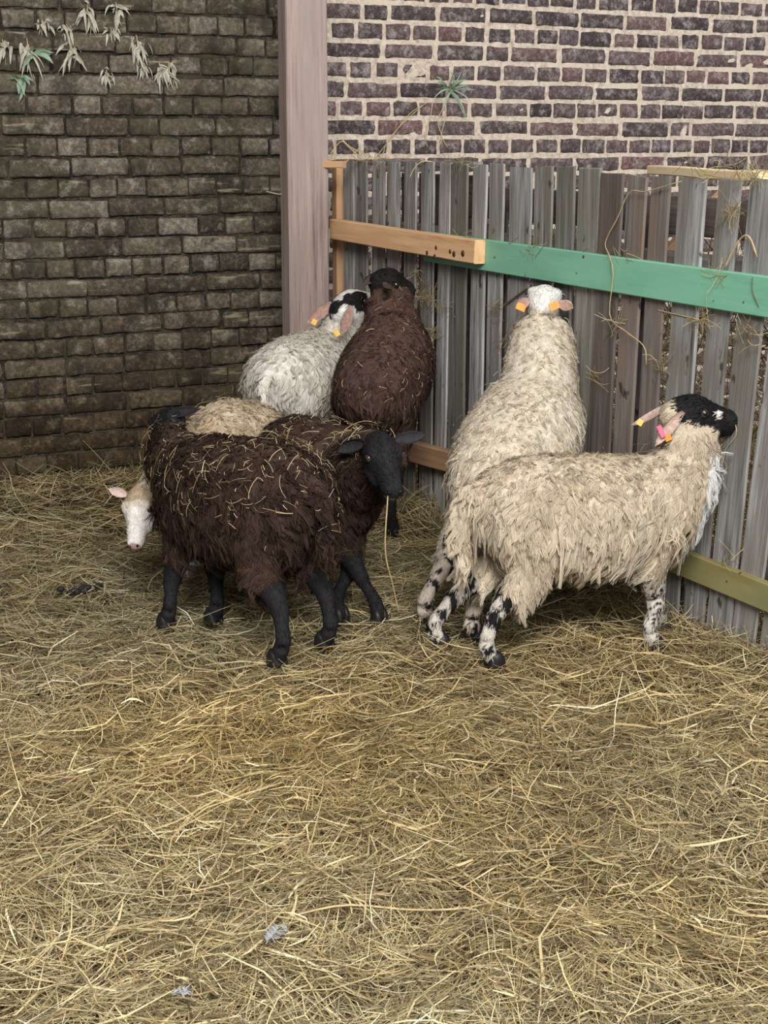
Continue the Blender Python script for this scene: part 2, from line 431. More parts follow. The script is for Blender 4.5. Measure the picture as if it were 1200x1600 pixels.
for i, (a, b, c, d, ty, mt) in enumerate(SL):
    t0, z0 = fence_hit((a + b) / 2, 340); t1, z1 = fence_hit((c + d) / 2, 540); _, zt = fence_hit((a + b) / 2, ty)
    w0 = abs(fence_hit(a, 340)[0] - fence_hit(b, 340)[0]) / 2; w1 = abs(fence_hit(c, 540)[0] - fence_hit(d, 540)[0]) / 2
    sl = (t0 - t1) / (z0 - z1); tb = t0 + sl * (-.03 - z0); tt = t0 + sl * (zt - z0)
    o_ = .0055 + .002 * rs.normal()
    board('slat', FP(tb, -.03, o_) - FO, FP(tt, zt, o_) - FO, (w0 + w1) / 2, .0048, FD, M[mt], fence, 9, .0012, 50 + i)
# second layer of slats behind, staggered, shorter; the leftmost ones are added to darken the gaps
for i in range(len(SL) - 1):
    a = (SL[i][0] + SL[i][1]) / 2; b = (SL[i + 1][0] + SL[i + 1][1]) / 2
    tm = (fence_hit(a, 340)[0] + fence_hit(b, 340)[0]) / 2 + .012 * rs.normal()
    if i in (10, 15, 17, 18, 20): continue
    if i < 7: board('slat', FP(tm, -.02, -.085) - FO, FP(tm, 1.17, -.085) - FO, .036, .005, FD, M['slat_brown'], fence, 4, .001, 120 + i); continue  # added brown boards stand in for shaded brick behind these gaps
    tl = .02 * rs.normal(); zt = 1.05 + .03 * rs.normal()
    board('slat', FP(tm + tl, -.02, -.058) - FO, FP(tm, zt, -.058) - FO, .024 + .006 * rs.random(), .005, FD, M['slat_brown'], fence, 6, .001, 90 + i)
tL = 2.33
board('rail', FP(-.95, 1.085, -.085) - FO, FP(1.62, 1.085, -.085) - FO, .052, .010, V3(0, 0, 1), M['slat_brown'], fence, 3)
board('rail', FP(-.95, .96, -.028) - FO, FP(tL, .97, -.028) - FO, .03, .017, V3(0, 0, 1), M['slat_brown'], fence, 2)
board('rail', FP(-.95, .20, -.028) - FO, FP(tL, .20, -.028) - FO, .03, .017, V3(0, 0, 1), M['slat_brown'], fence, 2)
# rails in front
def rail(x0, yt0, yb0, x1, yt1, yb1, out, hd, mat, lab, ext=0):
    ta, za = fence_hit(x0, yt0, out + hd); _, zb = fence_hit(x0, yb0, out + hd); tc, zc = fence_hit(x1, yt1, out + hd); _, zd = fence_hit(x1, yb1, out + hd)
    m0, m1 = (za + zb) / 2, (zc + zd) / 2; dirn = (m1 - m0) / (tc - ta); te = tc - ext; me_ = m1 - dirn * ext
    o = board('rail', FP(ta, m0, out) - FO, FP(te, me_, out) - FO, ((za - zb) + (zc - zd)) / 4, hd, V3(0, 0, 1), mat, fence, 10, .0004, 7)
    o['label'] = lab; return o
rail(662, 362, 408, 1200, 432, 497, .022, .011, M['green'], 'green painted rail', .85)
rail(515, 341, 375, 741, 377, 411, .055, .021, M['pine'], 'bare orange pine rail')
rail(1000, 842, 868, 1200, 905, 966, .022, .012, M['yellow'], 'faded yellow-green rail', .85)
rail(626, 689, 716, 712, 707, 744, .030, .02, M['pine_dark'], 'brown pine rail')
ta, za = fence_hit(529, 262); _, zb = fence_hit(529, 450)
board('upright', FP(ta - .0, -.02, .0) - FO, FP(ta, za, .0) - FO, .022, .02, FD, M['pine'], fence, 4)['label'] = 'bare orange pine upright'
c0 = W(504, 257, 5.63) - FO; c1 = W(538, 257, 5.6) - FO
board('end_block', c0, c1, .0125, .02, V3(0, 0, 1), M['pine'], fence, 1)
_, zc = fence_hit(650, 250)
board('top_rail', FP(2.30, zc - .012, -.028) - FO, FP(1.42, zc - .012, -.028) - FO, .010, .018, V3(0, 0, 1), M['slat'], fence, 4, .0006, 12)
# bolt and nail heads on the rails, dark knots pressed in as discs
for (px, py, out, r_) in [(773, 402, .0335, .0028), (912, 401, .0335, .004), (821, 430, .0335, .0018), (901, 427, .0335, .0018), (1162, 472, .0335, .0022), (1115, 470, .0335, .0015),
                          (808, 303, .0095, .0028), (818, 303, .0095, .0028), (803, 288, .0095, .0024), (818, 289, .0095, .0024), (1136, 908, .0345, .0024), (1156, 895, .0345, .002)]:
    t, z = fence_hit(px, py, out); p = FP(t, z, out) - FO
    tube('nail', [p - FNl * .004, p + FNl * .0015], r_, M['metal'], fence, 8)
# soot-dark knots on the pine rail
for (px, py, r_) in [(667, 395, .008), (681, 387, .0075), (679, 401, .009), (703, 393, .0075), (709, 397, .010), (723, 396, .011)]:
    t, z = fence_hit(px, py, .077); p = FP(t, z, .0765) - FO
    k = tube('knot', [p - FNl * .002, p + FNl * .0004], r_, M['metal'], fence, 10); k['label'] = 'dark knot'
# pale timber leaning along the top on the wall side
pt = empty('pale_timber', W(1100, 270, 4.6)); O_ = V3(*pt.location)
board('plank', W(1020, 265, 4.85) - O_, W(1195, 276, 4.15) - O_, .014, .02, V3(0, 0, 1), M['pine_pale'], pt, 6, .0012, 4)
tag(pt, 'pale yellow timber batten lying along the right end of the fence top', 'timber')
board('rest', W(1150, 279, 4.25) - O_, FP(.42, .98, -.028) - O_, .012, .012, FD, M['pine_dark'], pt, 1)

# ---------------------------------------------------------------- straw
def straw(name, C, L, wd, zbase, colr, tilt, curv, K, seed, mat=None, roll=.6, phi=None, parent=None):
    r = np.random.default_rng(seed); N = len(C)
    if phi is None: phi = r.random(N) * math.pi * 2
    s = np.linspace(-.5, .5, K)[None, :]
    d = np.stack([np.cos(phi), np.sin(phi), np.zeros(N)], -1); pr = np.stack([-np.sin(phi), np.cos(phi), np.zeros(N)], -1)
    cv = curv * r.normal(size=(N, 1)); sk = .5 * cv * r.normal(size=(N, 1))
    lat = cv * (s ** 2 - .08) * 1.6 + sk * s ** 3 * 3
    kink = (r.random((N, 1)) < .35) * r.normal(size=(N, 1)) * .22
    lat = lat + kink * np.abs(s - .12)
    P = C[:, None, :] + L[:, None, None] * (s[..., None] * d[:, None] + lat[..., None] * pr[:, None])
    z = zbase[:, None] + L[:, None] * (tilt[:, None] * s + .25 * curv * r.normal(size=(N, 1)) * (s ** 2))
    P[..., 2] = z + P[..., 2] * 0
    gh = hgt(P[..., 0], P[..., 1]) if parent is None else 0
    P[..., 2] = P[..., 2] + gh
    dw_ = (P[..., :2] - WA[:2]) @ WN[:2]; P[..., :2] += (.022 - dw_).clip(0, 9)[..., None] * WN[:2]
    ro = roll * r.normal(size=(N, 1)); tw = .5 * r.normal(size=(N, 1)) * s + ro
    wv = pr[:, None] * np.cos(tw)[..., None] + np.array([0, 0, 1.])[None, None] * np.sin(tw)[..., None]
    taper = 1 - .55 * np.abs(s * 2) ** 3
    return ribbons(name, P, wv * (wd[:, None] * .5 * taper)[..., None], colr, mat or M['straw'], parent)
PAL = np.array([(.58, .47, .25), (.40, .31, .15), (.30, .22, .105), (.20, .15, .075), (.33, .29, .155), (.64, .54, .32), (.13, .09, .05), (.72, .65, .45), (.42, .28, .13)])
PW = np.array([.21, .18, .14, .12, .12, .10, .08, .035, .035])
def straw_cols(N, r):
    return PAL[r.choice(len(PAL), N, p=PW / PW.sum())] * (1 + .18 * r.normal(size=(N, 1))).clip(.5, 1.5)
def floor_straw():
    r = np.random.default_rng(11)
    def pts(n, y0, y1):
        Y = np.sqrt(r.random(n) * (y1 ** 2 - y0 ** 2) + y0 ** 2); X = (r.random(n) * 2 - 1) * (.275 * Y + .12)
        side = (WA[:2] - np.stack([X, Y], -1)) @ WN[:2]          # behind the wall?
        m = side < -.015
        return X[m], Y[m]
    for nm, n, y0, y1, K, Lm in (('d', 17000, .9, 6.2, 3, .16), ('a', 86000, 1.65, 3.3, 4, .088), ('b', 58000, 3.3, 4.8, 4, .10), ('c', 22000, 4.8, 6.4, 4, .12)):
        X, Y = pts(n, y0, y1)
        if nm == 'd':           # thinner cover beyond the part in view
            X = (X / (.275 * Y + .12)) * (.275 * Y + 1.5); m = (np.abs(X) > .275 * Y + .05) & (((WA[:2] - np.stack([X, Y], -1)) @ WN[:2]) < -.02)
            X, Y = X[m], Y[m]
        N = len(X)
        L = (Lm * np.exp(.5 * r.normal(size=N))).clip(.025, .34)
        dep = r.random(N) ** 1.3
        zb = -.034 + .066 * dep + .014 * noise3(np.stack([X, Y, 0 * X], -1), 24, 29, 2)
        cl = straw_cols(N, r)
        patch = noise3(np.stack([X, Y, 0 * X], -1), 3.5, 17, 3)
        cl = cl * (.42 + .68 * np.sqrt(dep))[:, None]          # shade of the gaps painted into the lower straw, with trodden dirt
        cl = cl * (1 + .14 * patch[:, None]); tint = noise3(np.stack([X, Y, 0 * X], -1), 2.2, 19, 2)[:, None]
        cl = cl * (1 + tint * np.array([.07, 0, -.12]))
        ph = r.random(N) * 6.283 + .5 * noise3(np.stack([X, Y, 0 * X], -1), 5, 23, 2)
        wd = (.00165 * np.exp(.48 * r.normal(size=N))).clip(.0007, .005)
        if nm == 'd': wd = wd * 2.2
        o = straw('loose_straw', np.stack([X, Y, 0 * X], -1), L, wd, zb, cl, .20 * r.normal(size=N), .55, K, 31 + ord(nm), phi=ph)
        lab = {'d': 'straw bedding continuing to either side', 'a': 'foreground bedding of loose yellow straw', 'b': 'loose straw bedding around the sheep', 'c': 'loose straw along the foot of the back wall'}[nm]
        tag(o, lab, 'straw', kind='stuff')
floor_straw()
# rougher tufts standing up along walls and fence
def tufts():
    r = np.random.default_rng(77); N = 2600
    t = r.random(N) * 3.0 - .75; out = np.abs(r.normal(size=N)) * .09 + .02
    A = FB + FD * t[:, None] + FNl * out[:, None]
    s = r.random(N) * 3.0 - 1.5; B = WA + WD * s[:, None] + WN * (np.abs(r.normal(size=N)) * .10 + .03)[:, None]
    C = np.concatenate([A, B]); N = len(C); C[:, 2] = 0
    L = (.12 * np.exp(.4 * r.normal(size=N))).clip(.04, .26)
    o = straw('straw_drift', C, L, (.0022 * np.exp(.3 * r.normal(size=N))), .02 + .035 * r.random(N), straw_cols(N, r), .45 * r.normal(size=N), .5, 5, 5)
    tag(o, 'straw drifted up against the foot of fence and wall', 'straw', kind='stuff')
tufts()
# hay packed behind the fence slats
def hay_behind():
    r = np.random.default_rng(78); N = 9000
    t = r.random(N) * 3.1 - .8; z = r.random(N) ** 1.2 * .98
    C = FB + FD * t[:, None] - FNl * (.085 + .10 * r.random(N))[:, None]
    L = (.13 * np.exp(.4 * r.normal(size=N))).clip(.04, .26)
    K = 4; s = np.linspace(-.5, .5, K)
    d = FD * r.normal(size=(N, 1)) + V3(0, 0, 1) * r.normal(size=(N, 1)) * .9 + FNl * .12 * r.normal(size=(N, 1)); d /= np.linalg.norm(d, axis=1)[:, None]
    pr = np.cross(d, FNl); cv = .35 * r.normal(size=(N, 1))
    P = C[:, None] + L[:, None, None] * (s[None, :, None] * d[:, None] + (cv * s[None] ** 2)[..., None] * pr[:, None])
    P[..., 2] += z[:, None]; P[..., 2] = P[..., 2].clip(-.02, 1.06)
    wv = pr[:, None] * (.0014 * np.exp(.3 * r.normal(size=(N, 1, 1))))
    wv = np.broadcast_to(wv, P.shape)
    o = ribbons('packed_hay', P, wv, straw_cols(N, r), M['straw'])
    tag(o, 'hay packed in the rack behind the fence slats', 'hay', kind='stuff')
hay_behind()

# ================================================================ sheep
def loft(stations, right_hint, up_hint, n=16):
    """closed loft of ellipses: stations = (point, half width, half height)"""
    P = np.array([s[0] for s in stations]); T = np.gradient(P, axis=0)
    vs = []; fs = []
    for k, (p, hw, hh) in enumerate(stations):
        t = unit(T[k]); rt = unit(right_hint - (right_hint @ t) * t); u = np.cross(rt, t)
        if u @ up_hint < 0: u = -u
        for j in range(n):
            a = 2 * math.pi * j / n; vs.append(p + rt * hw * math.cos(a) + u * hh * math.sin(a))
    m = len(stations)
    for k in range(m - 1):
        for j in range(n): fs.append((k * n + j, k * n + (j + 1) % n, (k + 1) * n + (j + 1) % n, (k + 1) * n + j))
    c0 = len(vs); vs.append(P[0] - unit(T[0]) * min(stations[0][1:]) * .5); vs.append(P[-1] + unit(T[-1]) * min(stations[-1][1:]) * .5)
    for j in range(n):
        fs.append((c0, (j + 1) % n, j)); fs.append((c0 + 1, (m - 1) * n + j, (m - 1) * n + (j + 1) % n))
    return vs, fs
def cap_chain(pts, rr, n=10):
    st = []
    pts = np.asarray(pts, float)
    return loft([(p, r, r) for p, r in zip(pts, rr)], unit(np.cross(pts[-1] - pts[0], V3(.31, .9, .2))), V3(0, 0, 1), n)

def build_ear(name, base, tip, side, width, mat, parent, org, cup=.35, cols=None):
    """leaf-shaped cupped ear from base to tip, 'side' = direction its opening faces"""
    base = np.asarray(base); tip = np.asarray(tip); ax = tip - base; L = np.linalg.norm(ax); a = ax / L
    o_ = unit(side - (side @ a) * a); w = np.cross(a, o_)
    prof = [(0, .35), (.12, .62), (.3, .92), (.5, 1.0), (.7, .86), (.87, .52), (1.0, .06)]
    nu = 7; vs = []; cl = []
    for layer in (1, -1):
        for (t, wd) in prof:
            for j in range(nu):
                u = -1 + 2 * j / (nu - 1); hw = width * .5 * wd
                th = .0045 * (1 - abs(u) ** 2 * .85) * (1 - t * .6)
                p = base + a * L * t + w * hw * u - o_ * (cup * hw * (1 - u * u) * 1.4) + o_ * (.06 * L * t * t) + o_ * (layer * th * .5)
                vs.append(p - org); cl.append(cols[0] if layer == 1 and abs(u) < .75 else cols[1])
    n = len(prof) * nu; fs = []
    for L_ in (0, 1):
        for i in range(len(prof) - 1):
            for j in range(nu - 1):
                q = [L_ * n + i * nu + j, L_ * n + i * nu + j + 1, L_ * n + (i + 1) * nu + j + 1, L_ * n + (i + 1) * nu + j]
                fs.append(q if L_ == 0 else q[::-1])
    for i in range(len(prof) - 1):
        for j in (0, nu - 1):
            fs.append([i * nu + j, (i + 1) * nu + j, n + (i + 1) * nu + j, n + i * nu + j])
    for i in (0, len(prof) - 1):
        for j in range(nu - 1): fs.append([i * nu + j, i * nu + j + 1, n + i * nu + j + 1, n + i * nu + j])
    o = mesh(name, vs, fs, mat, parent)
    ca = o.data.color_attributes.new('Col', 'FLOAT_COLOR', 'POINT'); arr = np.ones((len(vs), 4), np.float32); arr[:, :3] = cl
    ca.data.foreach_set('color', arr.ravel()); return o

def sphere(name, c, r, mat, parent, sq=(1, 1, 1), n=12):
    vs = []; fs = []
    for i in range(1, n // 2):
        ph = math.pi * i / (n // 2)
        for j in range(n):
            th = 2 * math.pi * j / n; vs.append(c + r * V3(math.sin(ph) * math.cos(th) * sq[0], math.sin(ph) * math.sin(th) * sq[1], math.cos(ph) * sq[2]))
    rows = n // 2 - 1; vs.append(c + V3(0, 0, r * sq[2])); vs.append(c - V3(0, 0, r * sq[2]))
    for i in range(rows - 1):
        for j in range(n): fs.append((i * n + j, (i + 1) * n + j, (i + 1) * n + (j + 1) % n, i * n + (j + 1) % n))
    for j in range(n):
        fs.append((rows * n, j, (j + 1) % n)); fs.append((rows * n + 1, (rows - 1) * n + (j + 1) % n, (rows - 1) * n + j))
    return mesh(name, vs, fs, mat, parent)

def sheep(label, A, B, neck, poll, nose, hup, hoofs, hs=1.0, prof=None, tw=1.0, th=1.0, wool=None, tail=True, colf=None,
          skin=(.3, .25, .2), legc=None, earc=None, ears=None, tags=(), hoofm=None, up=V3(0, 0, 1), legw=(.28, .24), seed=1, nlock=2400, k_lock=9,
          llen=(.02, .05), lw=.0042, curl=.006, eyes=True, muz=None, legr=1.0, tail_len=.2, facefur=2500, lift=.35, cvar=.08, hipz=0, wisps=60, stance=None):
    A = np.asarray(A, float); B = np.asarray(B, float); poll = np.asarray(poll, float); nose = np.asarray(nose, float)
    base = (A + B) / 2; org = V3(base[0], base[1], 0.0)
    root = empty('sheep', org); tag(root, label, 'sheep')
    fw = unit(B - A); rt = unit(np.cross(fw, up)); u = np.cross(rt, fw); L = np.linalg.norm(B - A)
    # trunk: fractions along A->B, half width, half height, drop
    prof = prof or [(-.20, .045, .060, -.01), (-.13, .098, .105, 0), (.02, .130, .137, 0), (.22, .143, .150, -.004), (.45, .150, .155, -.010), (.68, .145, .152, -.008),
                    (.88, .128, .146, -.002), (1.04, .098, .122, .004), (1.16, .060, .080, .012)]
    st = [(A + fw * L * t + u * dz, w * tw, h * th) for (t, w, h, dz) in prof]
    V, Fc = [], []; bones = []   # bones: (p, q, rp, rq, region)
    def add(g):
        o = len(V); V.extend(g[0]); Fc.extend([tuple(i + o for i in f) for f in g[1]])
    add(loft(st, rt, u, 20))
    for i in range(len(st) - 1):
        bones.append((st[i][0], st[i + 1][0], (st[i][1] + st[i][2]) / 2, (st[i + 1][1] + st[i + 1][2]) / 2, 'trunk'))
    # neck: list of (point, radius) from inside the shoulder to the poll
    nk = [(np.asarray(p, float), r) for p, r in neck]
    npt = bez([p for p, r in nk], 9); nr = np.interp(np.linspace(0, 1, 9), np.linspace(0, 1, len(nk)), [r for p, r in nk])
    add(loft([(p, r * .92, r) for p, r in zip(npt, nr)], rt if abs(unit(npt[-1] - npt[0]) @ rt) < .8 else fw, u, 16))
    for i in range(8): bones.append((npt[i], npt[i + 1], nr[i], nr[i + 1], 'neck'))
    # head
    hf = unit(nose - poll); hu = unit(np.asarray(hup, float) - (np.asarray(hup, float) @ hf) * hf); hr = np.cross(hf, hu); HL = np.linalg.norm(nose - poll)
    HP = [(-.14, .026, .030, -.006), (-.02, .037, .042, -.004), (.14, .046, .052, -.004), (.30, .050, .055, -.006), (.44, .041, .050, -.010), (.58, .033, .042, -.014), (.74, .028, .034, -.018),
          (.88, .027, .030, -.021), (.97, .022, .023, -.022), (1.02, .011, .012, -.022)]
    hst = [(poll + hf * HL * t + hu * dz * hs, w * hs, h * hs) for (t, w, h, dz) in HP]
    add(loft(hst, hr, hu, 18))
    for i in range(len(hst) - 1): bones.append((hst[i][0], hst[i + 1][0], (hst[i][1] + hst[i][2]) / 2, (hst[i + 1][1] + hst[i + 1][2]) / 2, 'head'))
    for s in (-1, 1):
        e = poll + hf * HL * .33 + hr * s * .034 * hs + hu * .024 * hs
        add(cap_chain([e - hf * .018 * hs, e, e + hf * .018 * hs], [.009 * hs, .016 * hs, .009 * hs]))          # brow
        e = poll + hf * HL * .36 + hr * s * .026 * hs - hu * .034 * hs
        add(cap_chain([e - hf * .03 * hs, e, e + hf * .05 * hs], [.02 * hs, .022 * hs, .012 * hs]))             # jaw
        e = poll + hf * HL * .93 + hr * s * .013 * hs - hu * .010 * hs
        add(cap_chain([e - hf * .012 * hs, e, e + hf * .008 * hs], [.009 * hs, .0115 * hs, .008 * hs]))          # nostril wing
    e = poll + hf * HL * .86 - hu * .044 * hs
    add(cap_chain([e - hf * .03 * hs, e, e + hf * .014 * hs], [.012 * hs, .015 * hs, .011 * hs]))                # lower lip
    # legs: order rear-left, rear-right, front-left, front-right
    hoof_pts = []
    for i, hp in enumerate(hoofs):
        if hp is None: continue
        hp = np.asarray(hp, float); s = -1 if i % 2 == 0 else 1; rear = i < 2
        fh = unit(V3(fw[0], fw[1], 0))
        if rear:
            H = A + fw * L * .10 + rt * s * .070 * tw - u * .02
            ln = np.linalg.norm(H - hp)
            st_ = H * .68 + hp * .32 + fh * .022; hk = H * .42 + hp * .58 - fh * .026
            ft = hp + V3(0, 0, .055) - fh * .012
            pts = [H, st_, hk, (hk * .5 + ft * .5) - fh * .004, ft, hp + V3(0, 0, .022) + fh * .006, hp + V3(0, 0, .004) + fh * .012]
            rr = [.070, .048, .0245, .0178, .0195, .0205, .022]
        else:
            H = A + fw * L * .92 + rt * s * .062 * tw - u * .03
            kn = H * .38 + hp * .62 + fh * .006; el = H * .70 + hp * .30 - fh * .015
            ft = hp + V3(0, 0, .052) - fh * .006
            pts = [H, el, kn, (kn * .5 + ft * .5), ft, hp + V3(0, 0, .022) + fh * .008, hp + V3(0, 0, .004) + fh * .013]
            rr = [.066, .040, .0230, .0165, .019, .0205, .022]
        rr = [r * legr if k > 1 else r * (.5 + .5 * legr) for k, r in enumerate(rr)]
        pp = bez(pts, 19); rq = np.interp(np.linspace(0, 1, 19), np.linspace(0, 1, 7), rr)
        add(cap_chain(pp, rq, 12)); hoof_pts.append((hp, fh, legr))
        for k in range(18): bones.append((pp[k], pp[k + 1], rq[k], rq[k + 1], ('rear' if rear else 'front') + '%0.3f' % (k / 18)))
    if tail:
        T0 = st[1][0] + u * st[1][2] * .55 - fw * .02; dn = V3(0, 0, -1)
        tp = bez([T0, T0 - fw * .055 + dn * .02, T0 - fw * .065 + dn * tail_len * .6, T0 - fw * .05 + dn * tail_len], 8); tr = np.linspace(.026, .018, 8)
        add(cap_chain(tp, tr, 10))
        for k in range(7): bones.append((tp[k], tp[k + 1], tr[k], tr[k + 1], 'tail'))
    # one continuous skin
    me = bpy.data.meshes.new('tmp'); me.from_pydata([tuple(p - org) for p in V], [], Fc)
    tmp = bpy.data.objects.new('tmp', me); COL.objects.link(tmp)
    rm = tmp.modifiers.new('r', 'REMESH'); rm.mode = 'VOXEL'; rm.voxel_size = .0072
    sm = tmp.modifiers.new('s', 'SMOOTH'); sm.factor = .5; sm.iterations = 4
    dg = bpy.context.evaluated_depsgraph_get(); bm = bpy.data.meshes.new_from_object(tmp.evaluated_get(dg))
    bpy.data.objects.remove(tmp); bpy.data.meshes.remove(me)
    bm.name = 'body'; body = bpy.data.objects.new('body', bm); link(body, root); bm.materials.clear(); bm.materials.append(M['skin'])
    nv = len(bm.vertices); co = np.empty(nv * 3, np.float32); bm.vertices.foreach_get('co', co); co = co.reshape(-1, 3).astype(float)
    no = np.empty(nv * 3, np.float32); bm.vertices.foreach_get('normal', no); no = no.reshape(-1, 3).astype(float)
    bm.polygons.foreach_set('use_smooth', np.ones(len(bm.polygons), bool))
    # region per vertex
    P0 = np.array([b[0] for b in bones]) - org; P1 = np.array([b[1] for b in bones]) - org; R0 = np.array([b[2] for b in bones]); R1 = np.array([b[3] for b in bones])
    best = np.full(nv, 1e9); bi = np.zeros(nv, int)
    for k in range(len(bones)):
        ab = P1[k] - P0[k]; tt = ((co - P0[k]) @ ab / max(1e-12, ab @ ab)).clip(0, 1)
        dd = np.linalg.norm(co - P0[k] - tt[:, None] * ab, axis=1) - (R0[k] + tt * (R1[k] - R0[k]))
        m = dd < best; best[m] = dd[m]; bi[m] = k
    names = [b[4] for b in bones]
    reg = np.array([0 if n == 'trunk' else 1 if n == 'neck' else 2 if n == 'head' else 3 if n.startswith('rear') else 4 if n.startswith('front') else 5 for n in names])[bi]
    par = np.array([float(n[4:]) if n.startswith('rear') else float(n[5:]) if n.startswith('front') else 0 for n in names])[bi]
    hc = (co + org - poll); ht = hc @ hf / HL; hz = hc @ hu / hs; hx = hc @ hr / hs      # head coordinates
    bx = (co + org - A) @ fw / L; bz = (co + org - A) @ u; by = (co + org - A) @ rt
    info = dict(reg=reg, par=par, co=co + org, ht=ht, hz=hz, hx=hx, bx=bx, bz=bz, by=by, n=noise3(co + org, 40, seed, 2), n2=noise3(co + org, 14, seed + 5, 2), z=(co + org)[:, 2], n3=noise3(co + org, 110, seed + 8, 2), n4=noise3(co + org, 330, seed + 11, 2))
    wool_m = ((reg == 0) | (reg == 1) | (reg == 5) | ((reg == 3) & (par < legw[0])) | ((reg == 4) & (par < legw[1]))).astype(float)
    colr, wm2 = colf(info); 
    if wm2 is not None: wool_m = wool_m * wm2
    ca = bm.color_attributes.new('Col', 'FLOAT_COLOR', 'POINT'); arr = np.ones((nv, 4), np.float32); arr[:, :3] = colr.clip(0, 1); ca.data.foreach_set('color', arr.ravel())
    # ---- fleece
    npoly = len(bm.polygons); tri_idx = np.empty(npoly * 4, np.int32)
    lt = np.empty(npoly, np.int32); bm.polygons.foreach_get('loop_total', lt)
    vi = np.empty(len(bm.loops), np.int32); bm.loops.foreach_get('vertex_index', vi); ls = np.empty(npoly, np.int32); bm.polygons.foreach_get('loop_start', ls)
    q = vi[ls]; q2 = vi[ls + 1]; q3 = vi[ls + 2]; ar = np.linalg.norm(np.cross(co[q2] - co[q], co[q3] - co[q]), axis=1)
    def sample(n, wgt, r):
        pw = ar * wgt[q]; pw = pw / pw.sum(); f = r.choice(npoly, n, p=pw)
        a, b = r.random((2, n, 1)); p = co[q[f]] * (1 - a) * (1 - b) + co[q2[f]] * a * (1 - b) + co[q3[f]] * a * b + 0
        p = co[q[f]] + a * (co[q2[f]] - co[q[f]]) + b * (co[q3[f]] - co[q2[f]]) * 1.0
        return p, no[q[f]], q[f]
    r = np.random.default_rng(seed)
    G_ = V3(0, 0, -1); allP = []; allW = []; allC = []
    # locks
    vd = unitn(V3(0, 0, CH) - (co + org)); front = .22 + .78 * (((no * vd).sum(1)) > -.25)      # the far side needs fewer locks
    p, n, vid = sample(nlock, wool_m * front * np.where((reg == 3) | (reg == 4), 2.6, 1.0), r)
    flow = G_ * 1.0 - fw * .24 + .36 * np.stack([noise3(p, 16, seed + i, 2) for i in range(3)], -1)
    flow = flow - (flow * n).sum(1)[:, None] * n; fl = np.linalg.norm(flow, axis=1)[:, None]; flow = flow / np.maximum(fl, .15)
    side = (1 - n[:, 2].clip(0, 1)); rg = reg[vid]
    Ln = (llen[0] + (llen[1] - llen[0]) * side ** 1.2) * np.exp(.22 * r.normal(size=nlock)); Ln = np.where((rg == 3) | (rg == 4), Ln * .85, Ln); Ln = np.where(rg == 1, Ln * .75, Ln)
    K = 4; s = np.linspace(0, 1, K); tb = np.cross(n, flow)
    lockv = r.normal(size=(nlock, 1)).clip(-2, 2.5)
    for k in range(k_lock):
        off = r.normal(size=(nlock, 2)) * .0072
        rp = p + flow * off[:, :1] + tb * off[:, 1:]
        cl = .93 * s ** .85
        path = p[:, None] - n[:, None] * .004 + Ln[:, None, None] * (s[None, :, None] * flow[:, None] + (lift * s * (1 - .75 * s))[None, :, None] * n[:, None])
        ph = (p * 170).sum(1)[:, None]; wv = np.sin(s[None] * 7.5 + ph) * curl * s[None]
        wn = np.cos(s[None] * 6.3 + ph * 1.3) * curl * .7 * s[None]
        path = path + wv[..., None] * tb[:, None] + wn[..., None] * n[:, None]
        path = path + (rp - p)[:, None] * (1 - cl)[None, :, None] + .0022 * r.normal(size=(nlock, 1, 3)) * s[None, :, None]
        mix = .3 * r.normal(size=(nlock, 1))
        wv_ = unitn(tb * 1.0 + n * mix)
        wdt = lw * .5 * (1 - .75 * s ** 2) * (.8 + .4 * r.random((nlock, 1)))
        allP.append(path); allW.append(wv_[:, None] * wdt[..., None]); allC.append(colr[vid] * (1 + cvar * lockv + .06 * r.normal(size=(nlock, 1))) * (1 + .07 * noise3(p, 60, seed + 9, 1)[:, None]))
    P = np.concatenate(allP); Wd = np.concatenate(allW); C = np.concatenate(allC).clip(.002, .95)
    fo = ribbons('fleece', P, Wd, C, M['wool'], root); fo['kind'] = 'stuff'
    # short hair on head and legs
    if facefur:
        vd = unitn(V3(0, 0, CH) - (co + org)); front = .22 + .78 * (((no * vd).sum(1)) > -.25)
        hm = (wool_m < .5).astype(float) * np.where(reg == 2, np.where(ht > .85, .25, 1.0), .8)
        p, n, vid = sample(facefur, hm, r)
        fl = np.where((reg[vid] == 2)[:, None], -hf * .9 + .15 * G_, G_ * 1.0) + .2 * r.normal(size=(facefur, 3))
        fl = fl - (fl * n).sum(1)[:, None] * n; fl = unitn(fl)
        Ln = (.011 * np.exp(.3 * r.normal(size=facefur)))[:, None, None]; s3 = np.array([0, .5, 1.0])
        path = p[:, None] - n[:, None] * .0008 + Ln * (s3[None, :, None] * fl[:, None] + (.24 * s3)[None, :, None] * n[:, None])
        wv_ = np.cross(n, fl)[:, None] * (np.array([.0011, .0009, .0002]))[None, :, None]
        o = ribbons('short_hair', path, wv_, (colr[vid] * (1 + .15 * r.normal(size=(facefur, 1)))).clip(.002, .95), M['wool'], root); o['kind'] = 'stuff'
    # ---- hooves (two toes each)
    for (hp, fh, lr) in hoof_pts:
        sd = np.cross(fh, V3(0, 0, 1)); vs, fs = [], []
        for t_ in (-1, 1):
            c = hp + sd * t_ * .0105 * lr + fh * .012
            g = loft([(c + V3(0, 0, .030) - fh * .004, .011 * lr, .015 * lr), (c + V3(0, 0, .016) + fh * .002, .0125 * lr, .019 * lr), (c + V3(0, 0, .0), .0135 * lr, .022 * lr), (c - V3(0, 0, .006), .0132 * lr, .0215 * lr)], sd, fh, 10)
            o_ = len(vs); vs += g[0]; fs += [tuple(i + o_ for i in f) for f in g[1]]
        mesh('hoof', np.array(vs) - org, fs, hoofm or M['hoof'], root)
